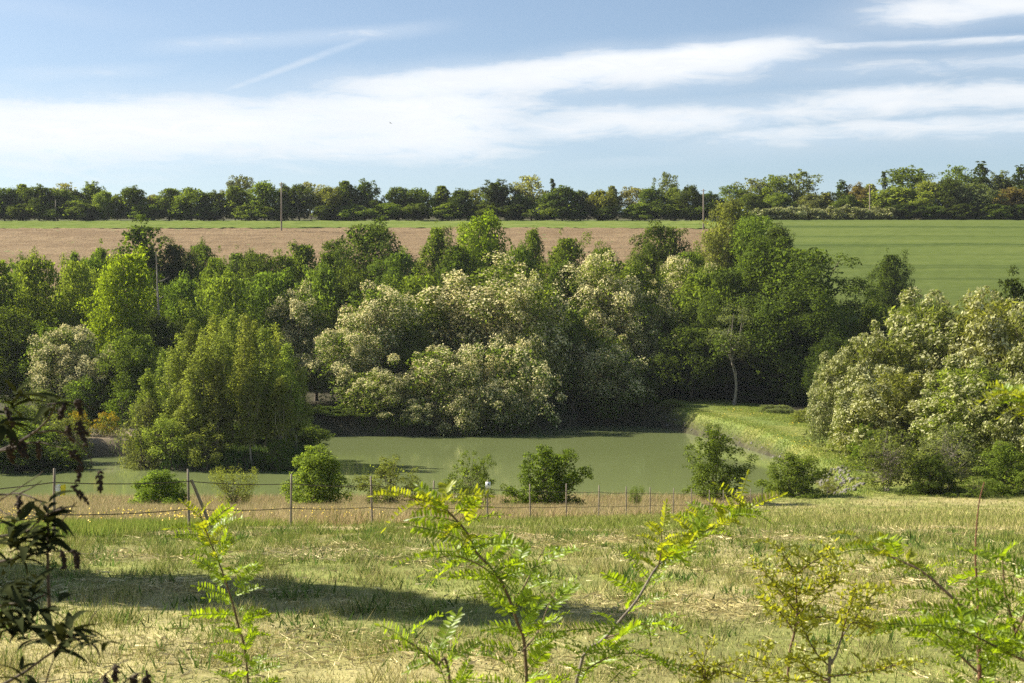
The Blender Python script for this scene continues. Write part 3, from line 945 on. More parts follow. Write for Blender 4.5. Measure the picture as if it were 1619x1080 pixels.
# --- wood on the slope and behind the pond
wood = [
    # back of the wood, crowns standing against the ploughed field
    ('slim0', 225, 332, 214, 104, 'dark', 'dark ragged tree whose top overlaps the hilltop treeline above the bright yellow-green one'),
    ('slim1', 160, 368, 205, 62, 'mid', 'mid green tree just behind the bright yellow-green tree, in front of ploughed soil'),
    ('slim2', 118, 398, 210, 40, 'mid', 'small spindly tree sticking up before the ploughed field near the leftmost trees'),
    ('broad1', 276, 386, 214, 62, 'deep', 'blackish tree beside the bare dead trunk'),
    ('broad2', 318, 388, 216, 64, 'dark', 'rounded dark tree in front of ploughed soil, next after the blackish one'),
    ('slim1', 375, 380, 212, 70, 'dark', 'dark tree with a thin pointed top before the ploughed field'),
    ('broad3', 345, 404, 206, 70, 'mid', 'mid green tree low between the two dark ones before the ploughed field'),
    ('slim2', 478, 364, 212, 84, 'mid', 'mid green tree with two small tops left of the big dark pointed tree'),
    ('broad0', 448, 402, 206, 70, 'mid', 'broad mid green tree between spindly tops, behind the golden poplars'),
    ('slim0', 520, 395, 205, 70, 'dark', 'dark tree filling the gap before the big pointed dark tree'),
    ('broad4', 580, 333, 218, 124, 'dark', 'big dark tree with a broad pointed crown in front of the ploughed field'),
    ('slim1', 690, 340, 222, 64, 'mid', 'narrow waisted tree standing alone against the ploughed field'),
    ('broad1', 766, 322, 226, 100, 'yellow', 'yellow-green tree whose round top reaches the treeline'),
    ('slim2', 842, 345, 222, 54, 'mid', 'slender tree just right of the yellow-green round one'),
    ('broad3', 896, 358, 218, 90, 'mid', 'bushy tree with uneven top before the ploughed field, above the pale blossom'),
    ('broad0', 1047, 338, 222, 96, 'dark', 'dark rounded tree against the end of the ploughed field'),
    ('broad2', 1150, 302, 232, 92, 'olive', 'olive tree at the corner between ploughed field and wheat'),
    ('broad4', 1196, 322, 226, 96, 'mid', 'mid green tree beside the olive one at the corner of the wheat field'),
    ('broad1', 1228, 340, 220, 84, 'dark', 'dark tree on the edge of the wheat, behind the great oak'),
    ('broad3', 1410, 411, 224, 66, 'dark', 'lone small dark tree at the lower edge of the wheat field', ),
    ('slim0', 1600, 430, 150, 72, 'deep', 'dark tree showing above the pale right bank at the view edge'),
    # left wood
    ('slim1', -6, 380, 176, 90, 'light', 'tall fresh green tree at the left edge of the view'),
    ('broad2', 62, 400, 182, 104, 'light', 'light green tree next to the left edge, in front of ploughed soil'),
    ('broad4', 118, 404, 188, 82, 'light', 'fresh green tree between the edge trees and the bright yellow-green tree'),
    ('broad3', 198, 368, 176, 122, 'yellow', 'bright yellow-green tree lit by the sun in the left wood'),
    ('broad0', 20, 475, 167, 120, 'dark', 'dark heavy tree low at the left edge above the pond arm'),
    ('broad1', 290, 436, 186, 90, 'mid', 'mid green tree right of the bare dead trunk'),
    ('broad2', 352, 432, 180, 104, 'light', 'fresh green round tree behind the golden poplars'),
    ('broad4', 424, 424, 188, 100, 'mid', 'mid green tree above the tips of the golden poplars'),
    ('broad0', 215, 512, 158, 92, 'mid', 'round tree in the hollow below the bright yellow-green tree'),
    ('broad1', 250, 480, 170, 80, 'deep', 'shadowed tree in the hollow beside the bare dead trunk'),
    ('broad3', 90, 500, 165, 110, 'mid', 'mid green tree behind the small pale blossoming tree'),
    ('broad2', 500, 420, 192, 96, 'mid', 'mid green tree above the first pale blossoming trees'),
    ('broad1', 560, 420, 195, 110, 'dark', 'dark tree just above the tall pale blossoming pair'),
    ('broad0', 660, 430, 190, 100, 'mid', 'green tree wedged between two cream blossoming trees'),
    ('broad4', 648, 500, 182, 92, 'dark', 'dark green tree low in the gap between the cream trees'),
    ('slim0', 720, 410, 205, 70, 'dark', 'dark slender tree behind the largest cream tree'),
    ('slim2', 888, 412, 200, 84, 'dark', 'dark forked tree right of the largest cream tree'),
    ('slim1', 905, 470, 190, 72, 'mid', 'shaded tree under the dark forked one'),
    ('broad2', 1000, 420, 205, 96, 'mid', 'green tree behind the pale right-hand locusts'),
    ('broad1', 1110, 430, 200, 110, 'mid', 'mid green tree between the pale locusts and the great oak'),
    ('broad0', 1090, 505, 192, 100, 'dark', 'dark tree by the end of the pond under the pale locusts'),
    ('broad1', 1385, 464, 200, 96, 'dark', 'dark tree below the wheat field, just right of the great oak'),
    ('broad3', 1448, 468, 206, 96, 'mid', 'mid green tree between the lone field tree and the pale right bank'),
    ('broad2', 30, 408, 196, 80, 'mid', 'mid green tree between the two fresh green ones at the left edge'),
    ('broad0', 145, 402, 200, 76, 'mid', 'mid green tree left behind the bright yellow-green tree, low against ploughed soil'),
    ('broad4', 410, 396, 204, 80, 'dark', 'dark tree under the thin pointed top, before the ploughed field'),
    ('broad1', 632, 398, 208, 84, 'mid', 'mid green tree filling the notch right of the big pointed dark tree'),
    ('broad3', 724, 388, 212, 84, 'dark', 'dark low tree between the waisted tree and the yellow-green one'),
    ('broad2', 818, 392, 210, 76, 'mid', 'mid green low tree under the slender one right of the yellow-green tree'),
    ('broad0', 955, 392, 214, 76, 'mid', 'mid green top just showing above the pale greenish blossom'),
    ('broad4', 1088, 380, 216, 70, 'mid', 'mid green tree before the last of the ploughed soil, right of the dark rounded one'),
    ('oak', 1236, 362, 197, 232, 'dark', 'great dark oak standing over the grassy dam'),
    ('broad4', 1148, 420, 196, 90, 'dark', 'dark flank tree left of the great oak'),
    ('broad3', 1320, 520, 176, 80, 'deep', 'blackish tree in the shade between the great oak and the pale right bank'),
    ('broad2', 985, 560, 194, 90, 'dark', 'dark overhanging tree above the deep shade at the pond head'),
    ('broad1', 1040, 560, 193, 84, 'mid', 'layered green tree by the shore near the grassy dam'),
]
for s in wood:
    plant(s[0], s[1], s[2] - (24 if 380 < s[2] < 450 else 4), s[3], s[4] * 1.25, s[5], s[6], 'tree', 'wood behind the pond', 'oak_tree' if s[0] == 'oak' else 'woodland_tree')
loc = [
    ('locust0', 482, 455, 186, 100, 'mid', 'pale blossoming tree behind the tips of the golden poplars'),
    ('locust1', 592, 442, 182, 132, 'mid', 'tall cream blossoming tree with a double top, left of the green wedge'),
    ('locust2', 545, 520, 176, 110, 'mid', 'cream blossoming tree in front of the double-topped one'),
    ('locust3', 788, 402, 190, 196, 'mid', 'largest cream blossoming tree, in the middle of the wood'),
    ('locust0', 845, 440, 184, 110, 'light', 'blossoming tree forming the shoulder of the largest cream tree'),
    ('locust1', 955, 395, 200, 130, 'light', 'pale greenish blossoming tree right of the dark forked tree'),
    ('locust2', 1072, 402, 206, 110, 'light', 'pale blossoming tree below the end of the ploughed field'),
    ('locust3', 1015, 470, 197, 104, 'light', 'thinly blossoming tree between the two pale right-hand ones'),
    ('lowlocust0', 690, 552, 172, 140, 'mid', 'low cream blossoming tree leaning over the far shore'),
    ('lowlocust1', 802, 540, 175, 150, 'mid', 'wide cream blossoming tree over the shadowed far shore'),
    ('lowlocust0', 592, 590, 171, 112, 'mid', 'blossoming tree dipping to the water beside the poplars'),
    ('locust3', 960, 525, 190, 120, 'light', 'blossoming tree above the dark pond head'),
    ('lowlocust1', 748, 600, 171, 110, 'mid', 'small blossoming tree at the water under the largest cream tree'),
    ('locust2', 106, 512, 161, 104, 'grey', 'small pale blossoming tree in the left wood'),
    ('locust0', 172, 556, 160, 78, 'grey', 'thin blossoming tree beside the small pale one, behind the yellow broom'),
    ('lowlocust1', 655, 636, 169.6, 90, 'mid', 'lowest blossoming bough-hung tree touching the far shore'),
]
for s in loc:
    plant(s[0], s[1], s[2] - 13, s[3], s[4] * 1.2, s[5], s[6], 'locust tree', 'blossoming locust trees behind the pond', 'locust_tree')
plant('ailing', 1160, 480, 188, 84, 'grey', 'thin tree with a long bare pale trunk at the top of the dam', name='thin_tree')
# undergrowth along the far shore
spit = [(250, 660, 136), (300, 655, 138), (350, 662, 137), (400, 658, 138), (446, 664, 136), (480, 672, 133), (352, 706, 129), (384, 702, 130), (416, 706, 129), (446, 704, 130)]
for i, (u, vt, d) in enumerate(sorted(spit)):
    plant('thicket%d' % (i % 3), u, vt, d, 84 if d > 131 else 60, 'dark', 'dark brush, %s from the left in the shade among the poplar stems' % ordinal(i + 1), 'bush', 'brush among the poplar stems', 'shade_bush')
und = [(480, 652, 172, 'deep'), (522, 640, 171.5, 'dark'), (560, 650, 171, 'dark'), (604, 646, 171, 'deep'), (645, 652, 171.5, 'dark'), (690, 642, 172.5, 'dark'), (735, 650, 173.5, 'deep'), (780, 640, 175.5, 'dark'),
       (822, 634, 179, 'deep'), (862, 622, 184, 'deep'), (905, 606, 192, 'deep'), (945, 612, 194, 'dark'), (985, 618, 193.5, 'dark'), (1022, 632, 191, 'mid'), (1190, 615, 192, 'deep'), (1235, 612, 190, 'deep'), (1280, 600, 186, 'dark'),
       (1075, 618, 194, 'dark'), (1120, 610, 195, 'deep')]
for i, (u, vt, d, c) in enumerate(und):
    plant('thicket%d' % (i % 3), u, vt, d, 84, c, '%s thicket bush, %s along the far shore counting from the poplar clump' % (LOOK[c], ordinal(i + 1)), 'bush', 'thicket on the far shore', 'shore_bush')

# --- golden poplar clump on the spit
pop = [(236, 575, 127, 40), (262, 545, 130, 40), (280, 520, 126, 42), (300, 502, 131, 42), (318, 512, 124, 38), (335, 490, 129, 44), (352, 494, 125, 40), (368, 480, 131, 44), (388, 488, 127, 42), (404, 498, 132, 44),
       (420, 508, 126, 40), (436, 505, 130, 42), (452, 535, 127, 40), (468, 560, 129, 38), (344, 560, 123.5, 40), (398, 570, 123.4, 40), (300, 575, 124, 42), (442, 590, 124, 40)]
for i, (u, vt, d, wp) in enumerate(sorted(pop)):
    plant('poplar%d' % (i % 3), u, vt, d, wp * 1.28, ('poplar', 'poplar', 'gold', 'olive')[i % 4], 'slim golden-green poplar, %s from the left in the clump on the spit' % ordinal(i + 1), 'poplar', 'poplar clump on the spit', 'poplar_tree')
for i, (u, vt, d, wp, c, lb) in enumerate([(228, 622, 126, 92, 'grey', 'grey-green willow at the left foot of the poplar clump'), (272, 650, 124, 84, 'poplar', 'low willow in front of the first poplars on the spit'),
                                         (330, 668, 123, 86, 'olive', 'low olive bush under the middle poplars at the waterline'), (440, 690, 123.2, 64, 'mid', 'low bush at the right foot of the poplar clump')]):
    plant('willow%d' % (i % 3), u, vt, d, wp, c, lb, 'willow', 'willows round the poplar clump', 'willow_bush')
# --- left bank
lb_ = [('willow0', 68, 612, 140, 76, 'grey', 'grey-green willow bush above the dark left bank'), ('willow1', 30, 630, 133, 84, 'dark', 'dark willow bush at the left edge by the water'), ('thicket0', 15, 690, 122, 130, 'deep', 'low blackish bank scrub at the left edge'),
       ('thicket1', 88, 700, 124.5, 110, 'deep', 'low blackish bank scrub beside the pond inlet'), ('willow2', 100, 655, 131, 92, 'olive', 'yellowish reedy bush on the left bank'), ('willow1', 128, 592, 156, 70, 'mid', 'green bush behind the yellow broom'),
       ('willow0', 196, 612, 154, 74, 'mid', 'green bush between broom and poplar clump'), ('thicket2', 45, 668, 128, 100, 'light', 'light green rough bush on the left bank'), ('willow2', 160, 585, 158, 80, 'dark', 'dark bush under the thin blossoming tree')]
for k, u, vt, d, wp, c, lab in lb_:
    plant(k, u, vt, d, wp, c, lab, 'bush', None, 'bank_bush')
plant('broom', 170, 652, 142, 52, 'olive', 'yellow-orange flowering broom bush on the left bank', 'broom bush', name='broom_bush')
plant('broom', 124, 650, 143, 46, 'olive', 'smaller yellow broom bush near the left bank scrub', 'broom bush', name='broom_bush')

# --- right bank
rb = [('feathery0', 1460, 462, 128, 190, 'olive', 'broad pale blossoming tree at the top of the right bank'), ('feathery1', 1560, 452, 124, 190, 'olive', 'tallest pale blossoming tree of the right bank, near the view edge'),
      ('feathery2', 1640, 470, 120, 150, 'olive', 'pale blossoming tree cut by the right edge of the view'), ('feathery2', 1392, 520, 122, 136, 'olive', 'pale blossoming tree at the left shoulder of the right bank'),
      ('feathery0', 1316, 566, 126, 84, 'grey', 'small pale upright tree standing out over the dam'), ('feathery1', 1420, 580, 112, 150, 'olive', 'pale leafy tree in the middle of the right bank'),
      ('feathery0', 1530, 570, 108, 170, 'light', 'greenish blossoming tree low on the right bank'), ('feathery2', 1620, 590, 104, 130, 'olive', 'greenish blossoming tree behind the overhanging yellow leaves'),
      ('feathery1', 1376, 610, 114, 104, 'light', 'leafy tree on the right bank directly above the dam path')]
for k, u, vt, d, wp, c, lab in rb:
    plant(k, u, vt - 14, d, wp * 1.26, c, lab, 'tree', 'pale trees on the right bank', 'pale_tree')
rs = [('sparse_bush', 1400, 672, 97, 128, 'olive', 'thin brownish bush with bare stems at the meadow edge'), ('sparse_bush', 1500, 668, 98, 120, 'grey', 'thin greyish bush at the meadow edge'),
      ('dark_shrub', 1470, 716, 95, 92, 'dark', 'dark bush between the two thin ones at the meadow edge'), ('alder', 1590, 690, 95, 92, 'light', 'fresh green bush by the meadow edge near the red twig'),
      ('loose_shrub', 1545, 752, 93, 76, 'mid', 'low green bush behind the bare red twig'), ('loose_shrub', 1640, 720, 94, 90, 'mid', 'green bush at the right edge of the meadow'),
      ('dark_shrub', 1372, 668, 110, 70, 'mid', 'green bush hanging over the dam path'), ('thicket1', 1232, 640, 176, 70, 'grey', 'low bramble mound where the dam path meets the wood'),
      ('thicket2', 1278, 645, 160, 60, 'olive', 'olive low bush beside the dam path'), ('loose_shrub', 1310, 752, 104, 36, 'olive', 'small rank bush on the stony shore'),
      ('thicket0', 1062, 655, 186, 40, 'olive', 'small bush on the corner where dam and far shore meet')]
for k, u, vt, d, wp, c, lab in rs:
    plant(k, u, vt, d, wp, c, lab, 'bush', None, 'meadow_bush')

# --- shrubs on the near shore, behind the fence
ns = [('ball_shrub', 250, 741, 74, 92, 'light', 'dense round bright green shrub on the near shore, first from the left'), ('twiggy_shrub', 370, 735, 70, 94, 'olive', 'feathery thin shrub between the round and the conical one'),
      ('cone_shrub', 500, 700, 72, 96, 'light', 'conical bright green shrub on the near shore'), ('loose_shrub', 616, 716, 72, 108, 'olive', 'loose olive shrub behind the yellow-leaved sapling top'),
      ('loose_shrub', 745, 708, 70, 92, 'mid', 'open spindly shrub beside the white fence notice'), ('dark_shrub', 868, 702, 72, 124, 'mid', 'large dark green shrub in the middle of the near shore'),
      ('twiggy_shrub', 1006, 766, 74, 34, 'mid', 'tiny sparse shrub by the fence right of the large dark one'), ('alder', 1126, 660, 88, 98, 'mid', 'tall two-tiered young tree on the near shore'),
      ('dark_shrub', 1256, 714, 94, 104, 'mid', 'broad dark green shrub at the corner of the pond by the stones')]
for k, u, vt, d, wp, c, lab in ns:
    plant(k, u, vt, d, wp, c, lab, 'shrub', 'shrubs along the near shore', 'shore_shrub')

# tree just outside the view on the left; its shadow falls across the meadow
make_tree('meadow_tree', 120, 12.2, 4.8, 0.2, prof_cone, 110, 0.5, 26000, 0.17, limbs=14, lump_amp=0.2)
T = TREES['meadow_tree']
for (tx, ty, sc_, lab) in ((-12.0, 19.3, 1.0, 'bushy tree in the meadow whose shadow crosses the mown grass'),):
    e = bpy.data.objects.new('meadow_tree', None)
    COL.objects.link(e)
    e.location = (tx, ty, ground_at(tx, ty))
    e.scale = (sc_,) * 3
    tag(e, lab, 'tree')
    link('trunk', T['trunk'], e)
    cr = link('crown', T['crown'], e)
    cr.color = (*GREENS['mid'], 1)

# ------------------------------------------------------------------ grass
def blades(name, x, y, h, wd, lean, mat, lift=0.0, flat=None):
    """single-triangle blades, wide at the foot and bending away"""
    n = len(x)
    z = G(x, y) + lift - 0.005
    th = rng.uniform(0, 6.283, n)
    lx, ly = np.cos(th), np.sin(th)
    fa = rng.uniform(0, 6.283, n)
    ax, ay = np.cos(fa) * wd / 2, np.sin(fa) * wd / 2
    ln = lean * rng.uniform(0.2, 1.3, n) * h
    a = np.stack([x - ax, y - ay, z], -1)
    b = np.stack([x + ax, y + ay, z], -1)
    hz = h.copy()
    if flat is not None:
        fl = rng.uniform(0, 1, n) < flat                 # cut straw lying on the turf
        hz = np.where(fl, 0.015 + 0.05 * rng.uniform(0, 1, n), hz)
        ln = np.where(fl, h * rng.uniform(0.9, 1.8, n), ln)
        a[:, 2] += np.where(fl, 0.03 * rng.uniform(0, 1, n), 0)
        b[:, 2] += np.where(fl, 0.03 * rng.uniform(0, 1, n), 0)
    c = np.stack([x + lx * ln, y + ly * ln, z + hz], -1)
    v = np.stack([a, b, c], 1).reshape(-1, 3)
    return link(name, mesh_np(name, v, np.arange(3 * n).reshape(-1, 3), mat))


def strip(n, y0, y1, side=0.42, pad=1.5, power=1.0):
    """random points over the part of the meadow between two distances"""
    t_ = rng.uniform(0, 1, n)
    y = np.sqrt(y0 ** 2 + (y1 ** 2 - y0 ** 2) * t_ ** power)
    x = rng.uniform(-1, 1, n) * (side * y + pad)
    return x, y


def clumped(x, y, s, amt, seed):
    """keep points mostly where tufts grow"""
    n = lump(x, y, s, seed)
    return rng.uniform(0, 1, len(x)) < (1 - amt) + amt * sstep(-0.5, 0.6, n)


M_GRASS = grass_mat('mown_grass', (0.20, 0.24, 0.050), (0.46, 0.40, 0.175), 0.39, 0.66, 0.33, 0.25, None, 0.14)
M_HAY = grass_mat('cut_hay', (0.40, 0.34, 0.15), (0.62, 0.53, 0.30), 0.3, 0.7, 0.6, 0.15)
M_TALL = grass_mat('seeding_grass', (0.35, 0.26, 0.135), (0.47, 0.375, 0.21), 0.35, 0.65, 0.3, 0.35, (0.24, 0.25, 0.07))
M_LUSH = grass_mat('lush_grass', (0.15, 0.22, 0.035), (0.30, 0.32, 0.07), 0.35, 0.65, 0.5, 0.4)
M_FLOWER = plain_mat('buttercup', (0.70, 0.46, 0.02), (0.80, 0.60, 0.03), 3, 0.6)
M_WEED = grass_mat('weed_leaf', (0.085, 0.15, 0.03), (0.16, 0.22, 0.05), 0.35, 0.65, 0.8, 0.35)

# mown turf with hay on it
x1, y1 = strip(330000, 10.5, 27)
k_ = clumped(x1, y1, 5.0, 0.55, 21)
x1, y1 = x1[k_], y1[k_]
x2, y2 = strip(170000, 26, 52, 0.40)
x3, y3 = strip(110000, 50, 93, 0.40, 1.5)
near_ = np.concatenate([np.full(len(x1), 1.0), np.full(len(x2), 1.9), np.full(len(x3), 3.6)])
X_, Y_ = np.concatenate([x1, x2, x3]), np.concatenate([y1, y2, y3])
beyond = X_ < fence_line(Y_) - 0.1
keep_ = (~beyond) | (Y_ < 24)
X_, Y_, near_ = X_[keep_], Y_[keep_], near_[keep_]
tuft = sstep(-0.2, 0.9, lump(X_, Y_, 3.1, 5))
h_ = (0.035 + 0.10 * tuft) * rng.uniform(0.6, 1.6, len(X_)) * np.where(near_ > 3, 1.35, np.where(near_ > 1.5, 1.15, 1.0))
o = blades('mown_grass', X_, Y_, h_, 0.0085 * near_ * rng.uniform(0.7, 1.4, len(X_)), 0.7, M_GRASS)
tag(o, 'mown grass of the meadow, patches of green and dry straw', 'grass', kind='stuff')
# hay swathes lying about
xh, yh = strip(110000, 10.5, 30)
hn = lump(xh * 0.55, yh * 1.25, 1.1, 31)
k_ = rng.uniform(0, 1, len(xh)) < sstep(0.0, 0.75, hn) * 0.95 + 0.05
xh, yh = xh[k_], yh[k_]
k_ = xh > fence_line(yh) - 0.2
xh, yh = xh[k_], yh[k_]
o = blades('cut_hay', xh, yh, 0.10 * rng.uniform(0.5, 1.6, len(xh)), 0.009 * rng.uniform(0.6, 1.4, len(xh)), 0.9, M_HAY, 0.02, 0.85)
tag(o, 'pale cut hay lying in loose swathes on the meadow', 'hay', kind='stuff')
# broad-leaved weeds in darker tufts
wx_, wy_, wh = [], [], []
for _ in range(560):
    cx, cy = strip(1, 11, 27)
    n = rng.integers(10, 34)
    r_ = rng.uniform(0.06, 0.22)
    wx_.append(cx + rng.normal(0, r_, n))
    wy_.append(cy + rng.normal(0, r_, n))
    wh.append(rng.uniform(0.07, 0.2) * rng.uniform(0.5, 1.2, n))
wx_, wy_, wh = map(np.concatenate, (wx_, wy_, wh))
o = blades('meadow_weeds', wx_, wy_, wh, 0.022 * rng.uniform(0.6, 1.5, len(wx_)), 0.8, M_WEED)
tag(o, 'dark green broad-leaved weeds scattered in tufts over the meadow', 'weeds', kind='stuff')
# unmown grass behind the fence
xt, yt = strip(480000, 24, 94, 0.42, 1.0, 1.2)
fl_ = fence_line(yt)
inz = (xt < fl_ - 0.05) & (pond_sd(xt, yt) > 0.6)
xt, yt = xt[inz], yt[inz]
pink = rng.uniform(0, 1, len(xt)) < sstep(28.5, 33.5, yt + lump(xt, yt, 0.6, 12) * 1.2)
xa, ya = xt[pink], yt[pink]
ha = 0.44 * rng.uniform(0.6, 1.25, len(xa)) * (1 + 0.18 * lump(xa, ya, 0.9, 8))
o = blades('seeding_grass', xa, ya, ha, 0.017 * np.clip(ya / 40, 0.8, 1.5) * rng.uniform(0.6, 1.3, len(xa)), 0.75, M_TALL)
tag(o, 'tall pinkish seeding grass behind the fence along the pond bank', 'grass', kind='stuff')
xb, yb = xt[~pink], yt[~pink]
xb = np.concatenate([xb, xb + 0.07, xb - 0.05]); yb = np.concatenate([yb, yb + 0.06, yb + 0.1])
o = blades('lush_grass', xb, yb, 0.2 * rng.uniform(0.6, 1.3, len(xb)), 0.016 * rng.uniform(0.6, 1.3, len(xb)), 0.5, M_LUSH)
tag(o, 'fresh green grass with buttercups behind the left end of the fence', 'grass', kind='stuff')
# buttercups
nb = 1500
xf = rng.uniform(-14, -2.0, nb)
yf = rng.uniform(24.5, 36, nb)
k_ = (xf < fence_line(yf) - 0.2) & (lump(xf, yf, 1.2, 17) > 0.0) & (xf > -0.42 * yf)
xf, yf = xf[k_], yf[k_]
zf = G(xf, yf) + rng.uniform(0.22, 0.42, len(xf))
cc_ = np.stack([xf, yf, zf], -1)
nn_ = norm(np.stack([rng.normal(-0.2, .5, len(xf)), rng.normal(-0.6, .4, len(xf)), np.ones(len(xf))], -1))
o = link('buttercups', leaf_quads('buttercups', cc_, nn_, rng.normal(0, 1, (len(xf), 3)), np.full(len(xf), .034), np.full(len(xf), .034), M_FLOWER))
tag(o, 'yellow buttercups dotted in the grass behind the fence', 'flowers', kind='stuff')
# rank grass on the dam and round the shore
xd = rng.uniform(17, 36, 130000)
yd = rng.uniform(93, 198, 130000)
sdd = pond_sd(xd, yd)
k_ = (sdd > 0.7) & (sdd < 14)
xd, yd, sdd = xd[k_], yd[k_], sdd[k_]
pathm = np.exp(-((sdd - 5.5) / 2.0) ** 2)
o = blades('dam_grass', xd, yd, (0.15 - 0.10 * pathm) * rng.uniform(0.5, 1.5, len(xd)), 0.055 * rng.uniform(0.6, 1.4, len(xd)), 0.5, M_LUSH)
tag(o, 'rough green grass on the dam beside the pond', 'grass', kind='stuff')
nb = 1300
xf = rng.uniform(18, 34, nb)
yf = rng.uniform(120, 197, nb)
sdd = pond_sd(xf, yf)
k_ = (sdd > 1.0) & (sdd < 9) & (lump(xf, yf, 0.35, 19) > 0.35) & (np.abs(sdd - 5.5) > 1.2)
xf, yf = xf[k_], yf[k_]
zf = G(xf, yf) + rng.uniform(0.15, 0.32, len(xf))
cc_ = np.stack([xf, yf, zf], -1)
nn_ = norm(np.stack([rng.normal(-0.2, .5, len(xf)), rng.normal(-0.6, .4, len(xf)), np.ones(len(xf))], -1))
o = link('dam_flowers', leaf_quads('dam_flowers', cc_, nn_, rng.normal(0, 1, (len(xf), 3)), np.full(len(xf), .09), np.full(len(xf), .09), M_FLOWER))
tag(o, 'yellow flowers in the rough grass of the dam', 'flowers', kind='stuff')
# reeds and rank growth at the waterline
nr = 200000
xr = rng.uniform(-60, 34, nr)
yr = rng.uniform(92, 205, nr)
sdd = pond_sd(xr, yr)
k_ = (sdd > 0.45) & (sdd < 1.7) & (yr > 97) & (xr < 17)
xr, yr = xr[k_], yr[k_]
k_ = lump(xr, yr, 0.5, 23) > -0.4
xr, yr = xr[k_], yr[k_]
o = blades('shore_sedge', xr, yr, 0.6 * rng.uniform(0.4, 1.4, len(xr)), 0.09 * rng.uniform(0.6, 1.4, len(xr)), 0.4, M_WEED)
tag(o, 'dark sedge fringing the pond at the waterline', 'sedge', kind='stuff')

xr = rng.uniform(-35, -16, 30000)
yr = rng.uniform(121, 150, 30000)
k_ = pond_sd(xr, yr) > 0.8
xr, yr = xr[k_], yr[k_]
o = blades('spit_grass', xr, yr, 0.55 * rng.uniform(0.4, 1.4, len(xr)), 0.08 * rng.uniform(0.6, 1.4, len(xr)), 0.5, M_WEED)
tag(o, 'dark rank grass growing under the poplars on the spit', 'grass', kind='stuff')

# ------------------------------------------------------------------ stones on the right shore
sv, sf, nv = [], [], 0
ico = [(0, 0, 1), (0.9, 0, 0.45), (0.28, 0.85, 0.45), (-0.72, 0.53, 0.45), (-0.72, -0.53, 0.45), (0.28, -0.85, 0.45), (0.72, 0.53, -0.45), (-0.28, 0.85, -0.45), (-0.9, 0, -0.45), (-0.28, -0.85, -0.45), (0.72, -0.53, -0.45), (0, 0, -1)]
icf = [(0, 1, 2), (0, 2, 3), (0, 3, 4), (0, 4, 5), (0, 5, 1), (1, 6, 2), (2, 7, 3), (3, 8, 4), (4, 9, 5), (5, 10, 1), (6, 7, 2), (7, 8, 3), (8, 9, 4), (9, 10, 5), (10, 6, 1), (11, 7, 6), (11, 8, 7), (11, 9, 8), (11, 10, 9), (11, 6, 10)]
ico = np.array(ico)
for _ in range(230):
    if rng.uniform() < 0.75:
        t_ = rng.uniform(94.6, 112)
        s_ = rng.uniform(0.06, 0.2)
        q = rng.uniform(0.2, 2.6) ** 1.1
    else:
        t_ = rng.uniform(104, 186)
        s_ = rng.uniform(0.07, 0.18)
        q = rng.uniform(0.3, 1.0)
    edge = np.interp(t_, [94.5, 96.5, 101, 112, 125, 138, 152, 168, 184], [14, 20.5, 22.3, 23.4, 24.2, 24.6, 23.8, 21.8, 19.2])
    xx = edge + q
    c_ = np.array([xx, t_, ground_at(xx, t_) + s_ * 0.2])
    sv.append(ico * s_ * rng.uniform(0.6, 1.3, 3) * rng.uniform(0.8, 1.2, (12, 1)) + c_)
    sf.append(np.array(icf) + nv)
    nv += 12
o = link('shore_stones', mesh_np('shore_stones', np.concatenate(sv), np.concatenate(sf), M_STONE))
tag(o, 'pale stones lining the right shore of the pond', 'stones', kind='stuff')

# ------------------------------------------------------------------ fence
fence = bpy.data.objects.new('wire_fence', None)
COL.objects.link(fence)
tag(fence, 'long two-wire fence on thin wooden posts running from left down to the pond corner', 'fence')
FP = []
post_meshes = []
for i in range(4):
    tb = Tubes()
    r_ = 0.0235
    hh = 1.2
    pts = np.array([[0, 0, -0.3], [0.004, 0, 0.3], [-0.003, 0.004, 0.8], [0.004 * (i - 1.5), 0, hh - 0.01], [0.004 * (i - 1.5), 0, hh]])
    tb.add(pts, [r_ * 1.05, r_, r_ * (0.95 + 0.03 * i), r_ * 0.92, r_ * 0.05], 8)
    post_meshes.append(tb.mesh('post', M_POST))
fence.location = (-7.37, 22.9, ground_at(-7.37, 22.9))
F0 = np.array(fence.location)
for i in range(-1, 18):
    y = 22.9 + 3.74 * i + (0.0 if i in (0, 1) else rng.uniform(-0.18, 0.18))
    x = fence_line(y)
    p = np.array([x, y, ground_at(x, y)])
    FP.append(p)
    o = link('post', post_meshes[i % 4], fence, p - F0)
    o.rotation_euler = (rng.normal(0, 0.018), rng.normal(0, 0.018), rng.uniform(0, 6))
    s_ = 1.0 if i < 13 else 0.92
    o.scale = (1, 1, s_ * rng.uniform(0.97, 1.03))
for zh in (0.44, 0.96):
    tb = Tubes()
    pts = []
    for a, b in zip(FP[:-1], FP[1:]):
        for q in np.linspace(0, 1, 6, endpoint=False):
            pts.append(a * (1 - q) + b * q + np.array([0.0, -0.035, zh - 0.05 * 4 * q * (1 - q) * 0.7]))
    pts.append(FP[-1] + np.array([0, -0.035, zh]))
    tb.add(np.array(pts) - F0, 0.009, 5)
    link('wire', tb.mesh('wire', M_WIRE), fence)
# leaning brace at the second post
tb = Tubes()
a = FP[2] + np.array([0.03, 0.02, 0.98])
b = FP[2] + np.array([0.36, 0.25, 0.05])
tb.add(np.array([a, (a + b) / 2, b]) - F0, [0.03, 0.032, 0.033], 7)
link('brace', tb.mesh('brace', M_POLE), fence)


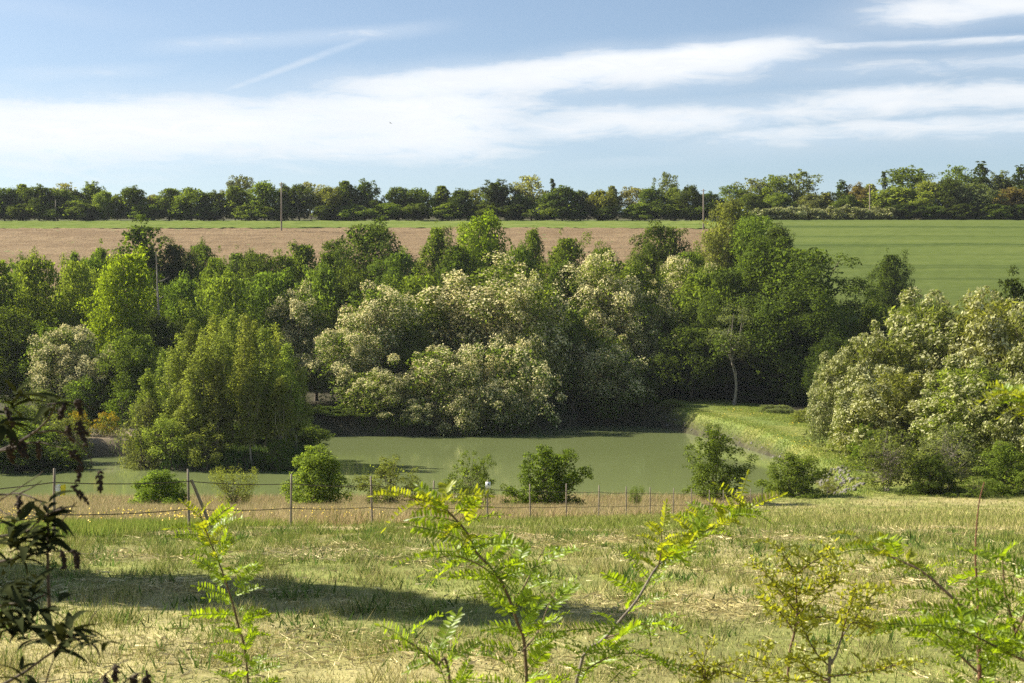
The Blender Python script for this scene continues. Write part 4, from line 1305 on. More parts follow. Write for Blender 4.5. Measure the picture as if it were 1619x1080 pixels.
def plate(name, w_, h_, t_, mat, parent, loc, rot=(0, 0, 0)):
    x, y, z = w_ / 2, t_ / 2, h_ / 2
    v = [(-x, -y, -z), (x, -y, -z), (x, -y, z), (-x, -y, z), (-x, y, -z), (x, y, -z), (x, y, z), (-x, y, z)]
    f = [(0, 1, 2, 3), (5, 4, 7, 6), (1, 5, 6, 2), (4, 0, 3, 7), (3, 2, 6, 7), (4, 5, 1, 0)]
    o = link(name, mesh_np(name, v, f, mat), parent)
    o.location = loc
    o.rotation_euler = rot
    return o


# electric-fence notice: white plate with a dark bolt
p = FP[6]
n_ = plate('warning_notice', 0.15, 0.18, 0.006, M_WHITE, None, p + np.array([0.02, -0.065, 1.08]), (0, 0, 0.12))
tag(n_, 'small white notice with a dark mark fixed to the top of a middle post', 'notice')
bv = [(0.005, -0.004, 0.05), (0.03, -0.004, 0.045), (0.022, -0.004, 0.012), (0.044, -0.004, 0.012), (0.03, -0.004, -0.05), (0.018, -0.004, -0.006), (0.0, -0.004, -0.004)]
me = bpy.data.meshes.new('bolt_mark')
me.from_pydata(bv, [], [list(range(len(bv)))])
me.materials.append(M_BLACK)
link('bolt_mark', me, n_)
# torn white and yellow plastic bag-like notice on the first post
p = FP[1]
hb = bpy.data.objects.new('hanging_notice', None)
COL.objects.link(hb)
hb.location = p + np.array([0.10, -0.06, 0.88])
tag(hb, 'torn white and yellow plastic notice hanging beside the first fence post', 'notice')


def rag(name, x0, x1, z0, z1, mat, seed):
    r = np.random.default_rng(seed)
    nx, nz = 7, 8
    X, Z = np.meshgrid(np.linspace(x0, x1, nx), np.linspace(z0, z1, nz))
    Xj = X + r.normal(0, 0.006, X.shape)
    Zj = Z + r.normal(0, 0.007, X.shape)
    Y = 0.012 * np.sin(X * 60 + seed) + r.normal(0, 0.003, X.shape)
    i = (np.arange(nz - 1)[:, None] * nx + np.arange(nx - 1)[None, :]).ravel()
    f = np.stack([i, i + 1, i + 1 + nx, i + nx], -1)
    v1 = np.stack([Xj, Y, Zj], -1).reshape(-1, 3)
    v2 = v1 + np.array([0, 0.004, 0])
    return link(name, mesh_np(name, np.concatenate([v1, v2]), np.concatenate([f, f[:, ::-1] + nx * nz]), mat), hb)


rag('white_flap', -0.06, 0.02, -0.06, 0.05, M_WHITE, 1)
rag('lower_flap', -0.045, 0.025, -0.13, -0.085, M_WHITE, 2)
rag('yellow_flap', 0.022, 0.10, -0.12, 0.04, M_YELLOW, 3)

# ------------------------------------------------------------------ poles
def pole(u, vtop, vbase, d, rad, mat, label, name='utility_pole', arms=True, cat='pole'):
    x = px(u, d)
    z0 = ground_at(x, d)
    h = EYE + (CV - vtop) / F * d - z0
    e = bpy.data.objects.new(name, None)
    COL.objects.link(e)
    e.location = (x, d, z0)
    tag(e, label, cat)
    tb = Tubes()
    tb.add([(0, 0, -0.5), (0.02, 0, h * 0.5), (0, 0, h - 0.02), (0, 0, h)], [rad * 1.15, rad, rad * 0.8, rad * 0.1], 8)
    link('shaft', tb.mesh('shaft', mat), e)
    if arms:
        tb = Tubes()
        tb.add([(-0.55, 0, h - 0.35), (0.55, 0, h - 0.35)], 0.06, 5)
        link('crossarm', tb.mesh('crossarm', mat), e)
    return e


pole(445, 288, 362, 297, 0.15, M_POLE, 'wooden utility pole in front of the treeline, left half of the ploughed field')
pole(1112, 299, 365, 297, 0.15, M_POLE, 'wooden utility pole at the right end of the ploughed field')
pole(1375, 292, 332, 324, 0.16, M_POLE, 'utility pole above the flowering hedge over the wheat')
pole(88, 316, 346, 323, 0.10, M_POLE, 'thin pole at the foot of the treeline near the left edge', arms=False)
# bare dead trunk in the left wood
d_ = 172.0
x_ = px(251, d_)
z_ = ground_at(x_, d_)
e = bpy.data.objects.new('dead_tree', None)
COL.objects.link(e)
e.location = (x_, d_, z_)
tag(e, 'bare pale dead trunk standing beside the bright yellow-green tree', 'dead tree')
hh = EYE + (CV - 398) / F * d_ - z_
tb = Tubes()
tb.add(spline([(0, 0, -0.4), (0.25, 0, hh * 0.3), (-0.1, 0.1, hh * 0.7), (-0.3, 0, hh)], 12), np.linspace(0.3, 0.05, 12), 7)
link('trunk', tb.mesh('trunk', M_BARK_PALE), e)
for k in range(9):
    q = rng.uniform(0.45, 0.92)
    a_ = rng.uniform(0, 6.28)
    ln = rng.uniform(0.6, 1.7)
    st = np.array([0, 0, hh * q])
    tb = Tubes()
    tb.add([st, st + np.array([math.cos(a_) * ln * 0.5, math.sin(a_) * ln * 0.5, 0.25]), st + np.array([math.cos(a_) * ln, math.sin(a_) * ln, 0.3 + 0.3 * ln])], [0.06, 0.045, 0.012], 5)
    link('branch', tb.mesh('branch', M_BARK_PALE), e)

# bird in the sky
bvv = [(0, -0.25, 0), (0.05, 0, 0.05), (-0.05, 0, 0.05), (0, 0.28, 0), (0, 0, -0.05), (0.35, 0.02, 0.12), (0.62, 0.12, 0.05), (0.3, 0.14, 0.10), (-0.35, 0.02, 0.12), (-0.62, 0.12, 0.05), (-0.3, 0.14, 0.10), (0.09, 0.4, 0), (-0.09, 0.4, 0)]
bff = [(0, 1, 2), (1, 3, 2), (0, 4, 1), (0, 2, 4), (4, 3, 1), (4, 2, 3), (1, 5, 7), (5, 6, 7), (1, 7, 3), (2, 10, 8), (8, 10, 9), (2, 3, 10), (3, 11, 12)]
me = bpy.data.meshes.new('bird')
me.from_pydata(bvv, [], bff)
me.materials.append(M_BLACK)
o = link('bird', me, None, P(618, 195, 330))
o.rotation_euler = (0.2, 0.35, 1.0)
tag(o, 'tiny dark bird flying in front of the long white cloud', 'bird')

# ------------------------------------------------------------------ saplings close to the camera
M_LOCUST_LEAF = leaf_mat('sapling_leaf', (0.20, 0.285, 0.026), 0.55, (1.45, 1.4, 0.32), 0.40, 0.025, 0.4)
M_TIP_LEAF = leaf_mat('young_leaf', (0.29, 0.325, 0.035), 0.6, (1.3, 1.25, 0.3), 0.3, 0.02, 0.2)
M_ROSE_LEAF = leaf_mat('rose_leaf', (0.26, 0.285, 0.045), 0.55, (1.35, 1.25, 0.35), 0.4, 0.02, 0.5)
M_SHADE_LEAF = leaf_mat('shade_dark_leaf', (0.032, 0.038, 0.016), 0.12, (1.2, 1.1, 0.5), 0.4, 0.0, 0.6)  # shade of the buddleia put into the colour: very dark, hardly translucent
M_STEM = plain_mat('sapling_stem', (0.10, 0.06, 0.035), (0.20, 0.13, 0.08), 40, 0.7, 5, 0.3, (1, 1, 0.3))
M_STEM_GREY = plain_mat('grey_stem', (0.14, 0.11, 0.085), (0.24, 0.20, 0.15), 40, 0.7, 5, 0.3, (1, 1, 0.3))
M_STEM_RED = plain_mat('red_stem', (0.12, 0.055, 0.032), (0.20, 0.09, 0.05), 30, 0.6, 4, 0.2, (1, 1, 0.3))
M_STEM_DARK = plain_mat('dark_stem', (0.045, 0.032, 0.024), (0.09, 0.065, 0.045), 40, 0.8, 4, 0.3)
M_SEED = plain_mat('dry_seed_head', (0.02, 0.013, 0.010), (0.045, 0.028, 0.018), 60, 0.9)


def leaflet(c, d, up, L, Wd, fold=0.25):
    """one oval leaflet folded along its midrib: 8 vertices, 6 faces as quads"""
    s = norm(np.cross(d, up))
    n = np.cross(s, d)
    pts, fac = [], []
    prof_ = [(0.0, 0.0), (0.25, 0.8), (0.55, 1.0), (0.85, 0.6), (1.0, 0.0)]
    mid = [c + d * L * t_ - n * L * 0.06 * math.sin(t_ * 3) for t_, _ in prof_]
    lf = [c + d * L * t_ + s * Wd / 2 * w_ + n * Wd * fold * w_ - n * L * 0.06 * math.sin(t_ * 3) for t_, w_ in prof_[1:4]]
    rt = [c + d * L * t_ - s * Wd / 2 * w_ + n * Wd * fold * w_ - n * L * 0.06 * math.sin(t_ * 3) for t_, w_ in prof_[1:4]]
    pts = mid + lf + rt            # 0..4 mid, 5..7 left, 8..10 right
    fac = [(0, 1, 5, 5), (1, 2, 6, 5), (2, 3, 7, 6), (3, 4, 7, 7), (0, 8, 1, 1), (8, 9, 2, 1), (9, 10, 3, 2), (10, 4, 3, 3)]
    return pts, fac


def tri_mesh(name, pts, fac, mat):
    me = bpy.data.meshes.new(name)
    me.from_pydata([tuple(map(float, p)) for p in pts], [], [tuple(dict.fromkeys(f)) for f in fac])
    me.materials.append(mat)
    me.polygons.foreach_set('use_smooth', np.ones(len(me.polygons), bool))
    return me


def compound_leaf(name, seed, pairs, L, ll, lw, mat, droop=0.35, close=0.25):
    """pinnate leaf along +X: rachis with paired leaflets, length L"""
    r = np.random.default_rng(seed)
    pts, fac = [], []

    def add(p, f):
        k = len(pts)
        pts.extend(p)
        fac.extend([tuple(i + k for i in q) for q in f])
    rp = [np.array([L * t_, 0.02 * math.sin(t_ * 4 + seed) * L, -droop * L * t_ * t_]) for t_ in np.linspace(0, 1, 9)]
    # rachis as a thin three-sided stalk
    for i in range(8):
        a, b = rp[i], rp[i + 1]
        wv = np.array([0, 0.0022, 0])
        hv = np.array([0, 0, 0.0028])
        add([a - wv, a + wv, a + hv, b - wv, b + wv, b + hv], [(0, 1, 4, 3), (1, 2, 5, 4), (2, 0, 3, 5)])
    for i in range(pairs):
        t_ = 0.2 + 0.72 * i / max(1, pairs - 1)
        k = t_ * 8
        a = rp[int(k)] + (rp[min(8, int(k) + 1)] - rp[int(k)]) * (k - int(k))
        sc_ = 1 - 0.35 * abs(t_ - 0.55)
        for s_ in (-1, 1):
            d = norm(np.array([0.45 + r.normal(0, .12), s_ * 1.0, close + r.normal(0, 0.22)]))
            add(*leaflet(a, d, norm(np.array([r.normal(0, .25), r.normal(0, .25), 1.0])), ll * sc_ * r.uniform(0.85, 1.1), lw * sc_, 0.22))
    add(*leaflet(rp[-1], norm(rp[-1] - rp[-2]), np.array([0, 0, 1.0]), ll * 0.9, lw * 0.9))
    return tri_mesh(name, pts, fac, mat)


LEAVES = [compound_leaf('leaf', 1, 11, 0.20, 0.040, 0.0135, M_LOCUST_LEAF, 0.30, 0.25), compound_leaf('leaf', 2, 10, 0.175, 0.038, 0.013, M_LOCUST_LEAF, 0.45, 0.4),
          compound_leaf('leaf', 3, 13, 0.22, 0.041, 0.0135, M_LOCUST_LEAF, 0.22, 0.15), compound_leaf('leaf', 4, 8, 0.13, 0.032, 0.011, M_TIP_LEAF, 0.15, 0.9),
          compound_leaf('leaf', 5, 9, 0.15, 0.034, 0.012, M_TIP_LEAF, 0.5, 0.6)]
ROSE = [compound_leaf('leaf', 11, 2, 0.055, 0.026, 0.015, M_ROSE_LEAF, 0.1, 0.3), compound_leaf('leaf', 12, 3, 0.07, 0.024, 0.013, M_ROSE_LEAF, 0.3, 0.4), compound_leaf('leaf', 13, 2, 0.045, 0.022, 0.013, M_ROSE_LEAF, 0.3, 0.1)]


def lance_leaf(name, seed, L, Wd, droop):
    r = np.random.default_rng(seed)
    pts, fac = [], []
    ts = np.linspace(0, 1, 7)
    for i, t_ in enumerate(ts):
        w_ = Wd * (math.sin(math.pi * min(1, t_ ** 0.75)) ** 0.8) / 2 + 0.0006
        z = -droop * L * t_ * t_
        x = L * t_ * (1 - 0.25 * droop * t_)
        pts += [np.array([x, -w_, z + w_ * 0.45]), np.array([x, 0, z]), np.array([x, w_, z + w_ * 0.45])]
    for i in range(6):
        a = i * 3
        fac += [(a, a + 1, a + 4, a + 3), (a + 1, a + 2, a + 5, a + 4)]
    return tri_mesh(name, pts, fac, M_SHADE_LEAF)


LANCE = [lance_leaf('leaf', 1, 0.115, 0.026, 0.25), lance_leaf('leaf', 2, 0.095, 0.022, 0.5), lance_leaf('leaf', 3, 0.13, 0.028, 0.7), lance_leaf('leaf', 4, 0.075, 0.018, 0.05)]


def orient(fwd, up):
    x = norm(np.asarray(fwd, float))
    z = np.asarray(up, float)
    z = norm(z - x * (x @ z))
    y = np.cross(z, x)
    return Matrix(((x[0], y[0], z[0]), (x[1], y[1], z[1]), (x[2], y[2], z[2])))


def put_leaf(parent, origin, me, pos, fwd, up, s, name='leaf'):
    o = bpy.data.objects.new(name, me)
    COL.objects.link(o)
    o.parent = parent
    m4 = orient(fwd, up).to_4x4() @ Matrix.Scale(s, 4)
    m4.translation = Vector(pos - origin)
    o.matrix_local = m4
    return o


def along(pts, t):
    d = np.r_[0, np.cumsum(np.linalg.norm(np.diff(pts, axis=0), axis=1))]
    s = t * d[-1]
    i = int(np.clip(np.searchsorted(d, s) - 1, 0, len(pts) - 2))
    f = (s - d[i]) / max(1e-9, d[i + 1] - d[i])
    return pts[i] * (1 - f) + pts[i + 1] * f, norm(pts[i + 1] - pts[i])


def new_plant(name, base, label, cat, group=None):
    e = bpy.data.objects.new(name, None)
    COL.objects.link(e)
    e.location = base
    e.empty_display_size = 0.2
    return tag(e, label, cat, group)


def stem_to(e, org, pts, r0, r1, mat, name='stem', n=28, thorns=0):
    p = spline(pts, n)
    tb = Tubes()
    tb.add(p - org, np.linspace(r0, r1, len(p)) * 0.78, 7)
    for k in range(thorns):
        a, d = along(p, rng.uniform(0.05, 0.9))
        q = norm(np.cross(d, rng.normal(0, 1, 3)))
        tb.add([a - org, a - org + q * 0.02], [0.0035, 0.0004], 4)
    link(name, tb.mesh(name, mat), e)
    return p


def dress(e, org, p, t0, t1, n, kinds, smin, smax, spread=1.0, rise=0.15, roll=0.6):
    """alternate compound leaves along a stem"""
    ga = rng.uniform(0, 6.28)
    n = int(n * 1.12)
    for i in range(n):
        t = t0 + (t1 - t0) * (i + rng.uniform(0, 0.6)) / n
        a, d = along(p, min(0.999, t))
        ga += 2.399 + rng.normal(0, 0.5)
        side = np.array([math.cos(ga), math.sin(ga) * 0.8, 0])
        fwd = norm(side * spread + d * 0.45 + np.array([0, 0, rise + rng.normal(0, 0.2)]))
        up = norm(np.array([rng.normal(0, roll), rng.normal(-0.25, roll), 1.0]))
        put_leaf(e, org, kinds[rng.integers(len(kinds))], a, fwd, up, rng.uniform(smin, smax) * 0.92)


def ground_pt(u, d):
    x = px(u, d)
    return np.array([x, d, ground_at(x, d) - 0.03])


def path3(pxs, d0, d1):
    """stem course: points in the photograph at gently changing distance"""
    n = len(pxs)
    return [P(u, v, d0 + (d1 - d0) * i / max(1, n - 1)) for i, (u, v) in enumerate(pxs)]


OLD, YOUNG = LEAVES[:3], LEAVES[3:]
# first sapling, slender, left
b0 = ground_pt(404, 6.3)
s1 = new_plant('locust_sapling', b0, 'slender upright locust sapling with yellow-green leaves crossing the tree shadow', 'sapling', 'locust saplings close by')
p = stem_to(s1, b0, [b0] + path3([(392, 1075), (376, 985), (352, 905), (330, 850), (316, 812)], 6.3, 6.15), 0.008, 0.003, M_STEM, thorns=8)
dress(s1, b0, p, 0.30, 0.97, 56, OLD, 0.72, 1.05, roll=0.7)
dress(s1, b0, p, 0.86, 1.0, 9, YOUNG, 0.7, 1.1, rise=0.6)
# second sapling, middle, the tallest
b0 = ground_pt(842, 5.7)
s2 = new_plant('locust_sapling', b0, 'tall locust sapling with a kinked stem and feathery yellow-green leaves in the middle', 'sapling', 'locust saplings close by')
p = stem_to(s2, b0, [b0] + path3([(832, 1060), (818, 985), (790, 915), (752, 872), (738, 842), (712, 812), (692, 794)], 5.7, 5.4), 0.010, 0.004, M_STEM, thorns=10)
dress(s2, b0, p, 0.34, 0.98, 42, OLD, 0.8, 1.25)
dress(s2, b0, p, 0.88, 1.0, 8, YOUNG, 0.9, 1.3, rise=0.1)
q = stem_to(s2, b0, path3([(692, 794), (662, 790), (634, 784)], 5.4, 5.35), 0.003, 0.0015, M_STEM, 'branch', 8)
dress(s2, b0, q, 0.2, 1.0, 6, YOUNG, 0.9, 1.25, rise=0.1)
q = stem_to(s2, b0, path3([(692, 794), (704, 788), (720, 780)], 5.4, 5.3), 0.003, 0.0015, M_STEM, 'branch', 8)
dress(s2, b0, q, 0.1, 1.0, 5, YOUNG, 0.9, 1.3, rise=0.1)
q = stem_to(s2, b0, path3([(790, 915), (752, 890), (716, 878), (690, 884)], 5.6, 5.5), 0.005, 0.002, M_STEM, 'branch', 10)
dress(s2, b0, q, 0.2, 1.0, 8, OLD, 0.75, 1.15)
q = stem_to(s2, b0, path3([(812, 965), (830, 925), (848, 890), (860, 868)], 5.65, 5.8), 0.005, 0.002, M_STEM, 'branch', 10)
dress(s2, b0, q, 0.15, 1.0, 9, OLD, 0.75, 1.15)
q = stem_to(s2, b0, path3([(826, 1030), (850, 1000), (866, 960), (880, 930)], 5.65, 5.9), 0.005, 0.002, M_STEM, 'branch', 10)
dress(s2, b0, q, 0.1, 1.0, 9, OLD, 0.75, 1.15)
# low arching sapling at the bottom
b0 = ground_pt(745, 5.0)
s3 = new_plant('locust_sapling', b0, 'low arching locust shoot at the bottom, leaning away from the tall middle sapling', 'sapling', 'locust saplings close by')
p = stem_to(s3, b0, [b0] + path3([(712, 1085), (690, 1050), (660, 1024), (634, 1008)], 5.0, 4.9), 0.009, 0.003, M_STEM, thorns=4)
dress(s3, b0, p, 0.55, 1.0, 20, OLD, 0.75, 1.155)
# third sapling, leaning right
b0 = ground_pt(890, 5.9)
s4 = new_plant('locust_sapling', b0, 'locust sapling leaning right with bare grey lower stem and bushy yellow tip', 'sapling', 'locust saplings close by')
p = stem_to(s4, b0, [b0] + path3([(912, 1075), (958, 1008), (1006, 950), (1042, 892), (1090, 860), (1140, 822), (1190, 802)], 5.9, 6.3), 0.0105, 0.003, M_STEM_GREY, thorns=8)
dress(s4, b0, p, 0.62, 0.99, 26, OLD, 0.75, 1.15)
dress(s4, b0, p, 0.72, 1.0, 22, YOUNG, 0.9, 1.35, rise=0.4)
dress(s4, b0, p, 0.22, 0.6, 18, OLD, 0.75, 1.155)
q = stem_to(s4, b0, path3([(1042, 892), (1046, 862), (1046, 836)], 6.0, 5.9), 0.004, 0.002, M_STEM, 'branch', 8)
dress(s4, b0, q, 0.3, 1.0, 7, YOUNG, 0.7, 1.1, rise=0.5)
q = stem_to(s4, b0, path3([(958, 1008), (985, 1000), (1010, 985), (1030, 990)], 5.8, 5.6), 0.005, 0.002, M_STEM, 'branch', 8)
dress(s4, b0, q, 0.1, 1.0, 10, OLD, 0.8, 1.2)
q = stem_to(s4, b0, path3([(925, 1060), (960, 1040), (1000, 1032), (1040, 1050)], 5.7, 5.5), 0.005, 0.002, M_STEM, 'branch', 8)
dress(s4, b0, q, 0.1, 1.0, 12, OLD, 0.75, 1.155)
# fourth sapling, arching in from the right
b0 = ground_pt(1560, 4.9)
s5 = new_plant('locust_sapling', b0, 'locust sapling arching left from the red twig at the lower right', 'sapling', 'locust saplings close by')
p = stem_to(s5, b0, [b0] + path3([(1548, 1050), (1540, 985), (1500, 940), (1455, 902), (1400, 876), (1352, 848)], 4.9, 5.1), 0.012, 0.003, M_STEM, thorns=8)
dress(s5, b0, p, 0.50, 0.98, 24, OLD, 0.7, 1.05)
dress(s5, b0, p, 0.84, 1.0, 9, YOUNG, 0.8, 1.15, rise=0.35)
q = stem_to(s5, b0, path3([(1548, 1065), (1510, 1030), (1475, 1000), (1440, 985)], 4.85, 4.6), 0.006, 0.002, M_STEM, 'branch', 10)
dress(s5, b0, q, 0.15, 1.0, 14, OLD, 0.7, 1.0)
# bushy sapling at the right edge
b0 = ground_pt(1640, 4.6)
s6 = new_plant('locust_sapling', b0, 'bushy bright yellow-green locust sapling cut by the right edge of the view', 'sapling', 'locust saplings close by')
p = stem_to(s6, b0, [b0] + path3([(1630, 1060), (1606, 1000), (1590, 940), (1585, 885)], 4.6, 4.5), 0.012, 0.003, M_STEM, thorns=6)
dress(s6, b0, p, 0.45, 1.0, 26, OLD, 0.7, 1.05)
q = stem_to(s6, b0, path3([(1630, 1050), (1590, 1030), (1540, 1005), (1510, 990)], 4.6, 4.45), 0.007, 0.002, M_STEM, 'branch', 10)
dress(s6, b0, q, 0.1, 1.0, 18, OLD, 0.7, 1.0)
q = stem_to(s6, b0, path3([(1606, 1000), (1630, 950), (1640, 910)], 4.5, 4.4), 0.006, 0.002, M_STEM, 'branch', 10)
dress(s6, b0, q, 0.1, 1.0, 14, OLD, 0.7, 1.05)
# the bough that hangs in higher up at the right edge
q = stem_to(s6, b0, [P(1668, 1000, 4.6), P(1700, 850, 4.4), P(1690, 720, 4.3), P(1640, 640, 4.2), P(1580, 618, 4.2)], 0.009, 0.002, M_STEM, 'branch', 20)
dress(s6, b0, q, 0.76, 1.0, 26, YOUNG + OLD[:1], 0.5, 0.85, rise=0.1)
# bare red twig
b0 = ground_pt(1556, 4.75)
s7 = new_plant('bare_twig', b0, 'single bare reddish twig rising above the leaves at the lower right', 'twig')
stem_to(s7, b0, [b0] + path3([(1549, 1060), (1549, 1000), (1545, 930), (1542, 870), (1547, 800), (1556, 762)], 4.75, 4.7), 0.008, 0.0022, M_STEM_RED, thorns=5)

# dog-rose like shrub with small leaves
b0 = ground_pt(1240, 6.4)
s8 = new_plant('wild_rose', b0, 'wild rose shrub with tiny yellowish leaves on dark twigs, between the saplings', 'shrub')
main = stem_to(s8, b0, [b0] + path3([(1245, 1075), (1256, 1000), (1260, 960), (1254, 905), (1240, 880), (1228, 862)], 6.4, 6.3), 0.010, 0.002, M_STEM, thorns=14)
br = [[(1258, 975), (1285, 950), (1312, 925), (1340, 890)], [(1256, 965), (1230, 930), (1205, 900), (1188, 888)], [(1260, 985), (1300, 975), (1345, 985), (1380, 1005)], [(1256, 910), (1275, 895), (1300, 880), (1312, 868)],
      [(1257, 940), (1285, 930), (1310, 905), (1322, 880)], [(1255, 1000), (1235, 970), (1215, 955), (1205, 940)]]
for k, c_ in enumerate(br):
    q = stem_to(s8, b0, path3(c_, 6.35, 6.35 + rng.uniform(-0.35, 0.35)), 0.005, 0.0015, M_STEM, 'branch', 10)
    dress(s8, b0, q, 0.05, 1.0, 24, ROSE, 0.8, 1.5, roll=0.9)
dress(s8, b0, main, 0.72, 1.0, 30, ROSE, 0.8, 1.5, roll=0.9)
b0 = ground_pt(1308, 6.0)
s9 = new_plant('wild_rose', b0, 'second wild rose with a forked pale stem, right beside the first', 'shrub')
main = stem_to(s9, b0, [b0] + path3([(1311, 1070), (1314, 1050), (1322, 1035), (1330, 1010), (1345, 985)], 6.0, 6.0), 0.011, 0.004, M_STEM_GREY, thorns=6)
br = [[(1313, 1055), (1292, 1035), (1275, 1005), (1262, 975)], [(1345, 985), (1365, 960), (1382, 938), (1398, 930)], [(1345, 985), (1360, 985), (1385, 995), (1410, 985)], [(1330, 1010), (1340, 970), (1350, 945), (1352, 920)],
      [(1311, 1070), (1380, 1060), (1420, 1050), (1452, 1045)], [(1311, 1075), (1280, 1060), (1262, 1040), (1250, 1042)], [(1311, 1075), (1250, 1075), (1215, 1050), (1200, 1010)]]
for k, c_ in enumerate(br):
    q = stem_to(s9, b0, path3(c_, 6.0, 6.0 + rng.uniform(-0.35, 0.35)), 0.005, 0.0015, M_STEM, 'branch', 10)
    dress(s9, b0, q, 0.1, 1.0, 20, ROSE, 0.8, 1.5, roll=0.9)
b0 = ground_pt(1115, 5.8)
s10 = new_plant('wild_rose', b0, 'low wild rose sprig at the bottom between leaning sapling and forked rose', 'shrub')
for c_ in [[(1115, 1080), (1112, 1050), (1122, 1010)], [(1115, 1085), (1085, 1060), (1070, 1030)], [(1115, 1085), (1150, 1055), (1168, 1040)], [(1115, 1088), (1190, 1078), (1230, 1062)]]:
    q = stem_to(s10, b0, [b0] + path3(c_, 5.8, 5.7), 0.006, 0.0015, M_STEM, 'stem', 14)
    dress(s10, b0, q, 0.6, 1.0, 18, ROSE, 0.8, 1.5, roll=0.9)

# ------------------------------------------------------------------ dark buddleia at the left edge, in its own shade, deepened by the leaf colour
b0 = ground_pt(-330, 4.3)
bd = new_plant('buddleia_shrub', b0, 'dark shaded buddleia with spear-shaped leaves and dry seed heads at the left edge', 'shrub')


def whorl(pos, ax, n, s, spread=0.9):
    n = int(n * 1.6)
    for i in range(n):
        a = i * 2.4 + rng.normal(0, 0.3)
        side = np.array([math.cos(a), math.sin(a), 0.15 * math.sin(2 * a)])
        fwd = norm(side * spread + ax * rng.uniform(0.1, 0.8) + np.array([0, 0, rng.normal(0, 0.2)]))
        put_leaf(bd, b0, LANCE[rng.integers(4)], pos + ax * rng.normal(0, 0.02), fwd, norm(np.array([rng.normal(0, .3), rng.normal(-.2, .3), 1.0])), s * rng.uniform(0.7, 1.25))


def seed_head(pos, ax, L):
    tb = Tubes()
    tb.add([np.zeros(3), ax * L], [0.002, 0.001], 4)
    for i in range(34):
        t_ = rng.uniform(0, 1)
        a = norm(rng.normal(0, 1, 3))
        r_ = 0.016 * (1 - 0.5 * t_) * rng.uniform(0.5, 1.1)
        tb.add([ax * L * t_, ax * L * t_ + a * r_ * 0.6, ax * L * t_ + a * r_ + ax * 0.004], [0.002, 0.0042, 0.0008], 4)
    link('seed_head', tb.mesh('seed_head', M_SEED), bd, pos - b0)


def bud_branch(pxs, d0, d1, r0=0.008, r1=0.0025, n=16):
    return stem_to(bd, b0, path3(pxs, d0, d1), r0, r1, M_STEM_DARK, 'branch', n)


trunk_pts = [b0, P(-300, 1000, 4.2), P(-230, 820, 4.1), P(-190, 640, 4.0), P(-150, 480, 3.9)]
stem_to(bd, b0, trunk_pts, 0.03, 0.01, M_STEM_DARK)
stem_to(bd, b0, [b0, P(-260, 1120, 4.1), P(-160, 1020, 3.9), P(-60, 960, 3.8)], 0.02, 0.008, M_STEM_DARK)
up_ = np.array([0, 0, 1.0])
rt_ = np.array([1.0, 0, 0.0])
# upper sprays
q = bud_branch([(-190, 760), (-90, 735), (-10, 716), (45, 690), (75, 664), (88, 640)], 3.9, 3.6)
whorl(P(20, 640, 3.65), norm(up_ * 0.7 + rt_ * 0.2), 9, 0.95)
whorl(P(0, 672, 3.6), rt_, 8, 1.0)
whorl(P(82, 645, 3.6), norm(up_ + rt_), 7, 0.6)
q = bud_branch([(60, 684), (90, 681), (118, 695), (140, 718), (146, 735)], 3.6, 3.55, 0.004, 0.0015)
q = bud_branch([(-60, 730), (20, 708), (55, 699), (90, 706), (115, 716)], 3.7, 3.6, 0.004, 0.0015)
q = bud_branch([(75, 640), (110, 636), (130, 638), (150, 648)], 3.6, 3.6, 0.003, 0.001)
for (u, v, L) in ((35, 696, .05), (15, 710, .05), (62, 700, .045), (107, 676, .04), (125, 676, .05), (120, 632, .05), (122, 668, .04), (113, 714, .03), (100, 640, .04), (15, 690, .06), (128, 735, .04), (155, 745, .055), (115, 768, .055), (8, 640, .06)):
    seed_head(P(u, v, 3.58), norm(np.array([rng.normal(0.3, .4), rng.normal(0, .3), -0.8])), L)
# middle sprays
q = bud_branch([(-200, 800), (-90, 772), (0, 782), (30, 780), (62, 792), (78, 806)], 3.8, 3.6, 0.005, 0.002)
bud_branch([(-60, 815), (-10, 796), (20, 778), (60, 752), (68, 745)], 3.7, 3.6, 0.003, 0.001)
bud_branch([(30, 781), (52, 770), (66, 760)], 3.62, 3.6, 0.003, 0.001)
seed_head(P(30, 784, 3.6), -up_, .04)
bud_branch([(-150, 880), (-60, 862), (0, 848), (38, 842), (60, 825), (76, 812)], 3.8, 3.55, 0.006, 0.002)
bud_branch([(-120, 820), (-20, 800), (10, 812), (45, 816), (70, 814)], 3.75, 3.6, 0.003, 0.0015)
bud_branch([(76, 812), (100, 804), (115, 800), (122, 794)], 3.58, 3.5, 0.004, 0.0012)
bud_branch([(98, 824), (112, 806), (118, 794)], 3.55, 3.5, 0.002, 0.001)
st = bud_branch([(78, 960), (76, 900), (76, 850), (76, 802)], 3.6, 3.58, 0.006, 0.003)
for v in (806, 818, 830, 842, 854, 864):
    whorl(P(76, v, 3.58), up_, 6, 0.62, 1.0)
bud_branch([(-120, 920), (-30, 895), (30, 882), (60, 874), (76, 872), (100, 872), (138, 876)], 3.75, 3.5, 0.006, 0.001)
for u, v in ((20, 842), (26, 862), (14, 880), (36, 874)):
    whorl(P(u, v, 3.6), norm(up_ + 0.3 * rt_), 6, 0.75)
seed_head(P(101, 874, 3.52), -up_, .04)
seed_head(P(122, 871, 3.52), -up_, .045)
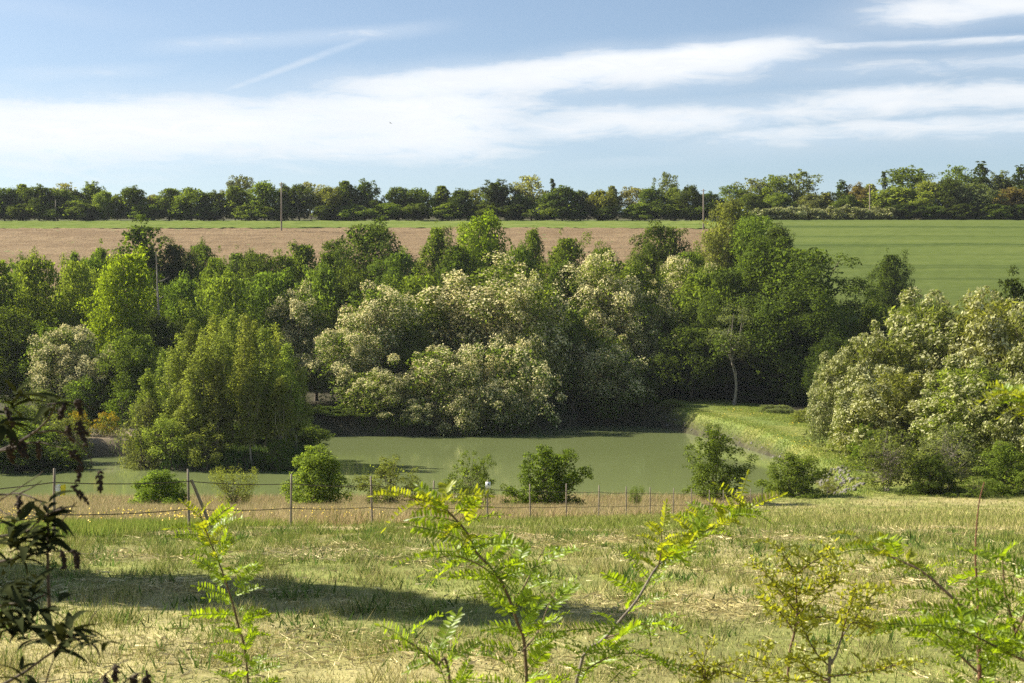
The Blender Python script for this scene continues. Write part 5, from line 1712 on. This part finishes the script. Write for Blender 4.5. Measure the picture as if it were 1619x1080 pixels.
# lower sprays
bud_branch([(-140, 990), (-50, 968), (0, 958), (48, 950), (72, 940)], 3.7, 3.5, 0.007, 0.003)
for u, v in ((8, 930), (20, 952), (36, 966), (30, 985), (52, 934), (5, 985), (48, 985), (66, 968), (16, 1000)):
    whorl(P(u, v, 3.5), norm(up_ * 0.6 + rt_ * rng.normal(0.3, 0.5)), 6, 0.72)
bud_branch([(-60, 1120), (0, 1085), (40, 1062), (70, 1040), (90, 1026), (108, 1002), (118, 996)], 3.5, 3.35, 0.006, 0.002)
whorl(P(90, 1024, 3.4), norm(up_ + rt_ * 0.2), 8, 0.8)
whorl(P(108, 1002, 3.38), norm(up_ + rt_ * 0.4), 8, 0.85)
whorl(P(34, 1062, 3.45), norm(up_ - rt_ * 0.2), 6, 0.6)
bud_branch([(108, 1002), (134, 1018), (150, 1020)], 3.38, 3.32, 0.003, 0.001)
whorl(P(152, 1016, 3.33), rt_, 5, 0.5)
bud_branch([(132, 1005), (146, 975), (165, 955)], 3.4, 3.35, 0.002, 0.001)
bud_branch([(70, 1090), (80, 1055), (88, 1038)], 3.4, 3.4, 0.003, 0.0015)
bud_branch([(145, 1085), (165, 1068), (185, 1052), (203, 1043)], 3.3, 3.25, 0.003, 0.001)
bud_branch([(190, 1085), (208, 1070), (228, 1060)], 3.3, 3.25, 0.003, 0.001)
for (u, v) in ((168, 1070), (182, 1054), (232, 1066), (212, 1068)):
    seed_head(P(u, v, 3.28), -up_, .03)
# the body of the shrub, outside the view, keeps the sun off these sprays
r_ = np.random.default_rng(5)
nb = 5200
dd_ = norm(r_.normal(0, 1, (nb, 3))) * (r_.uniform(0.25, 1, nb) ** 0.4)[:, None]
cc_ = np.array([-3.45, 5.0, EYE - 0.05]) + dd_ * np.array([0.85, 0.95, 2.0])
me = leaf_quads('foliage', cc_ - b0, norm(dd_ + r_.normal(0, .7, (nb, 3))), r_.normal(0, 1, (nb, 3)), r_.uniform(.09, .15, nb), r_.uniform(.03, .045, nb), M_SHADE_LEAF)
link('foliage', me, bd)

# ------------------------------------------------------------------ thin summer haze
mh = bpy.data.materials.new('haze')
mh.use_nodes = True
nt = mh.node_tree
nt.nodes.clear()
pv = nt.nodes.new('ShaderNodeVolumePrincipled')
pv.inputs['Color'].default_value = (0.86, 0.92, 1.0, 1)
pv.inputs['Density'].default_value = 0.00007
pv.inputs['Anisotropy'].default_value = 0.2
oo = nt.nodes.new('ShaderNodeOutputMaterial')
nt.links.new(pv.outputs[0], oo.inputs['Volume'])
v = [(x, y, z) for z in (-3.0, 62.0) for x, y in ((-480, -70), (480, -70), (480, 630), (-480, 630))]
me = bpy.data.meshes.new('haze')
me.from_pydata(v, [], [(3, 2, 1, 0), (4, 5, 6, 7), (0, 1, 5, 4), (1, 2, 6, 5), (2, 3, 7, 6), (3, 0, 4, 7)])
me.materials.append(mh)
tag(link('haze', me), 'thin pale summer haze over the valley', 'haze', kind='stuff')
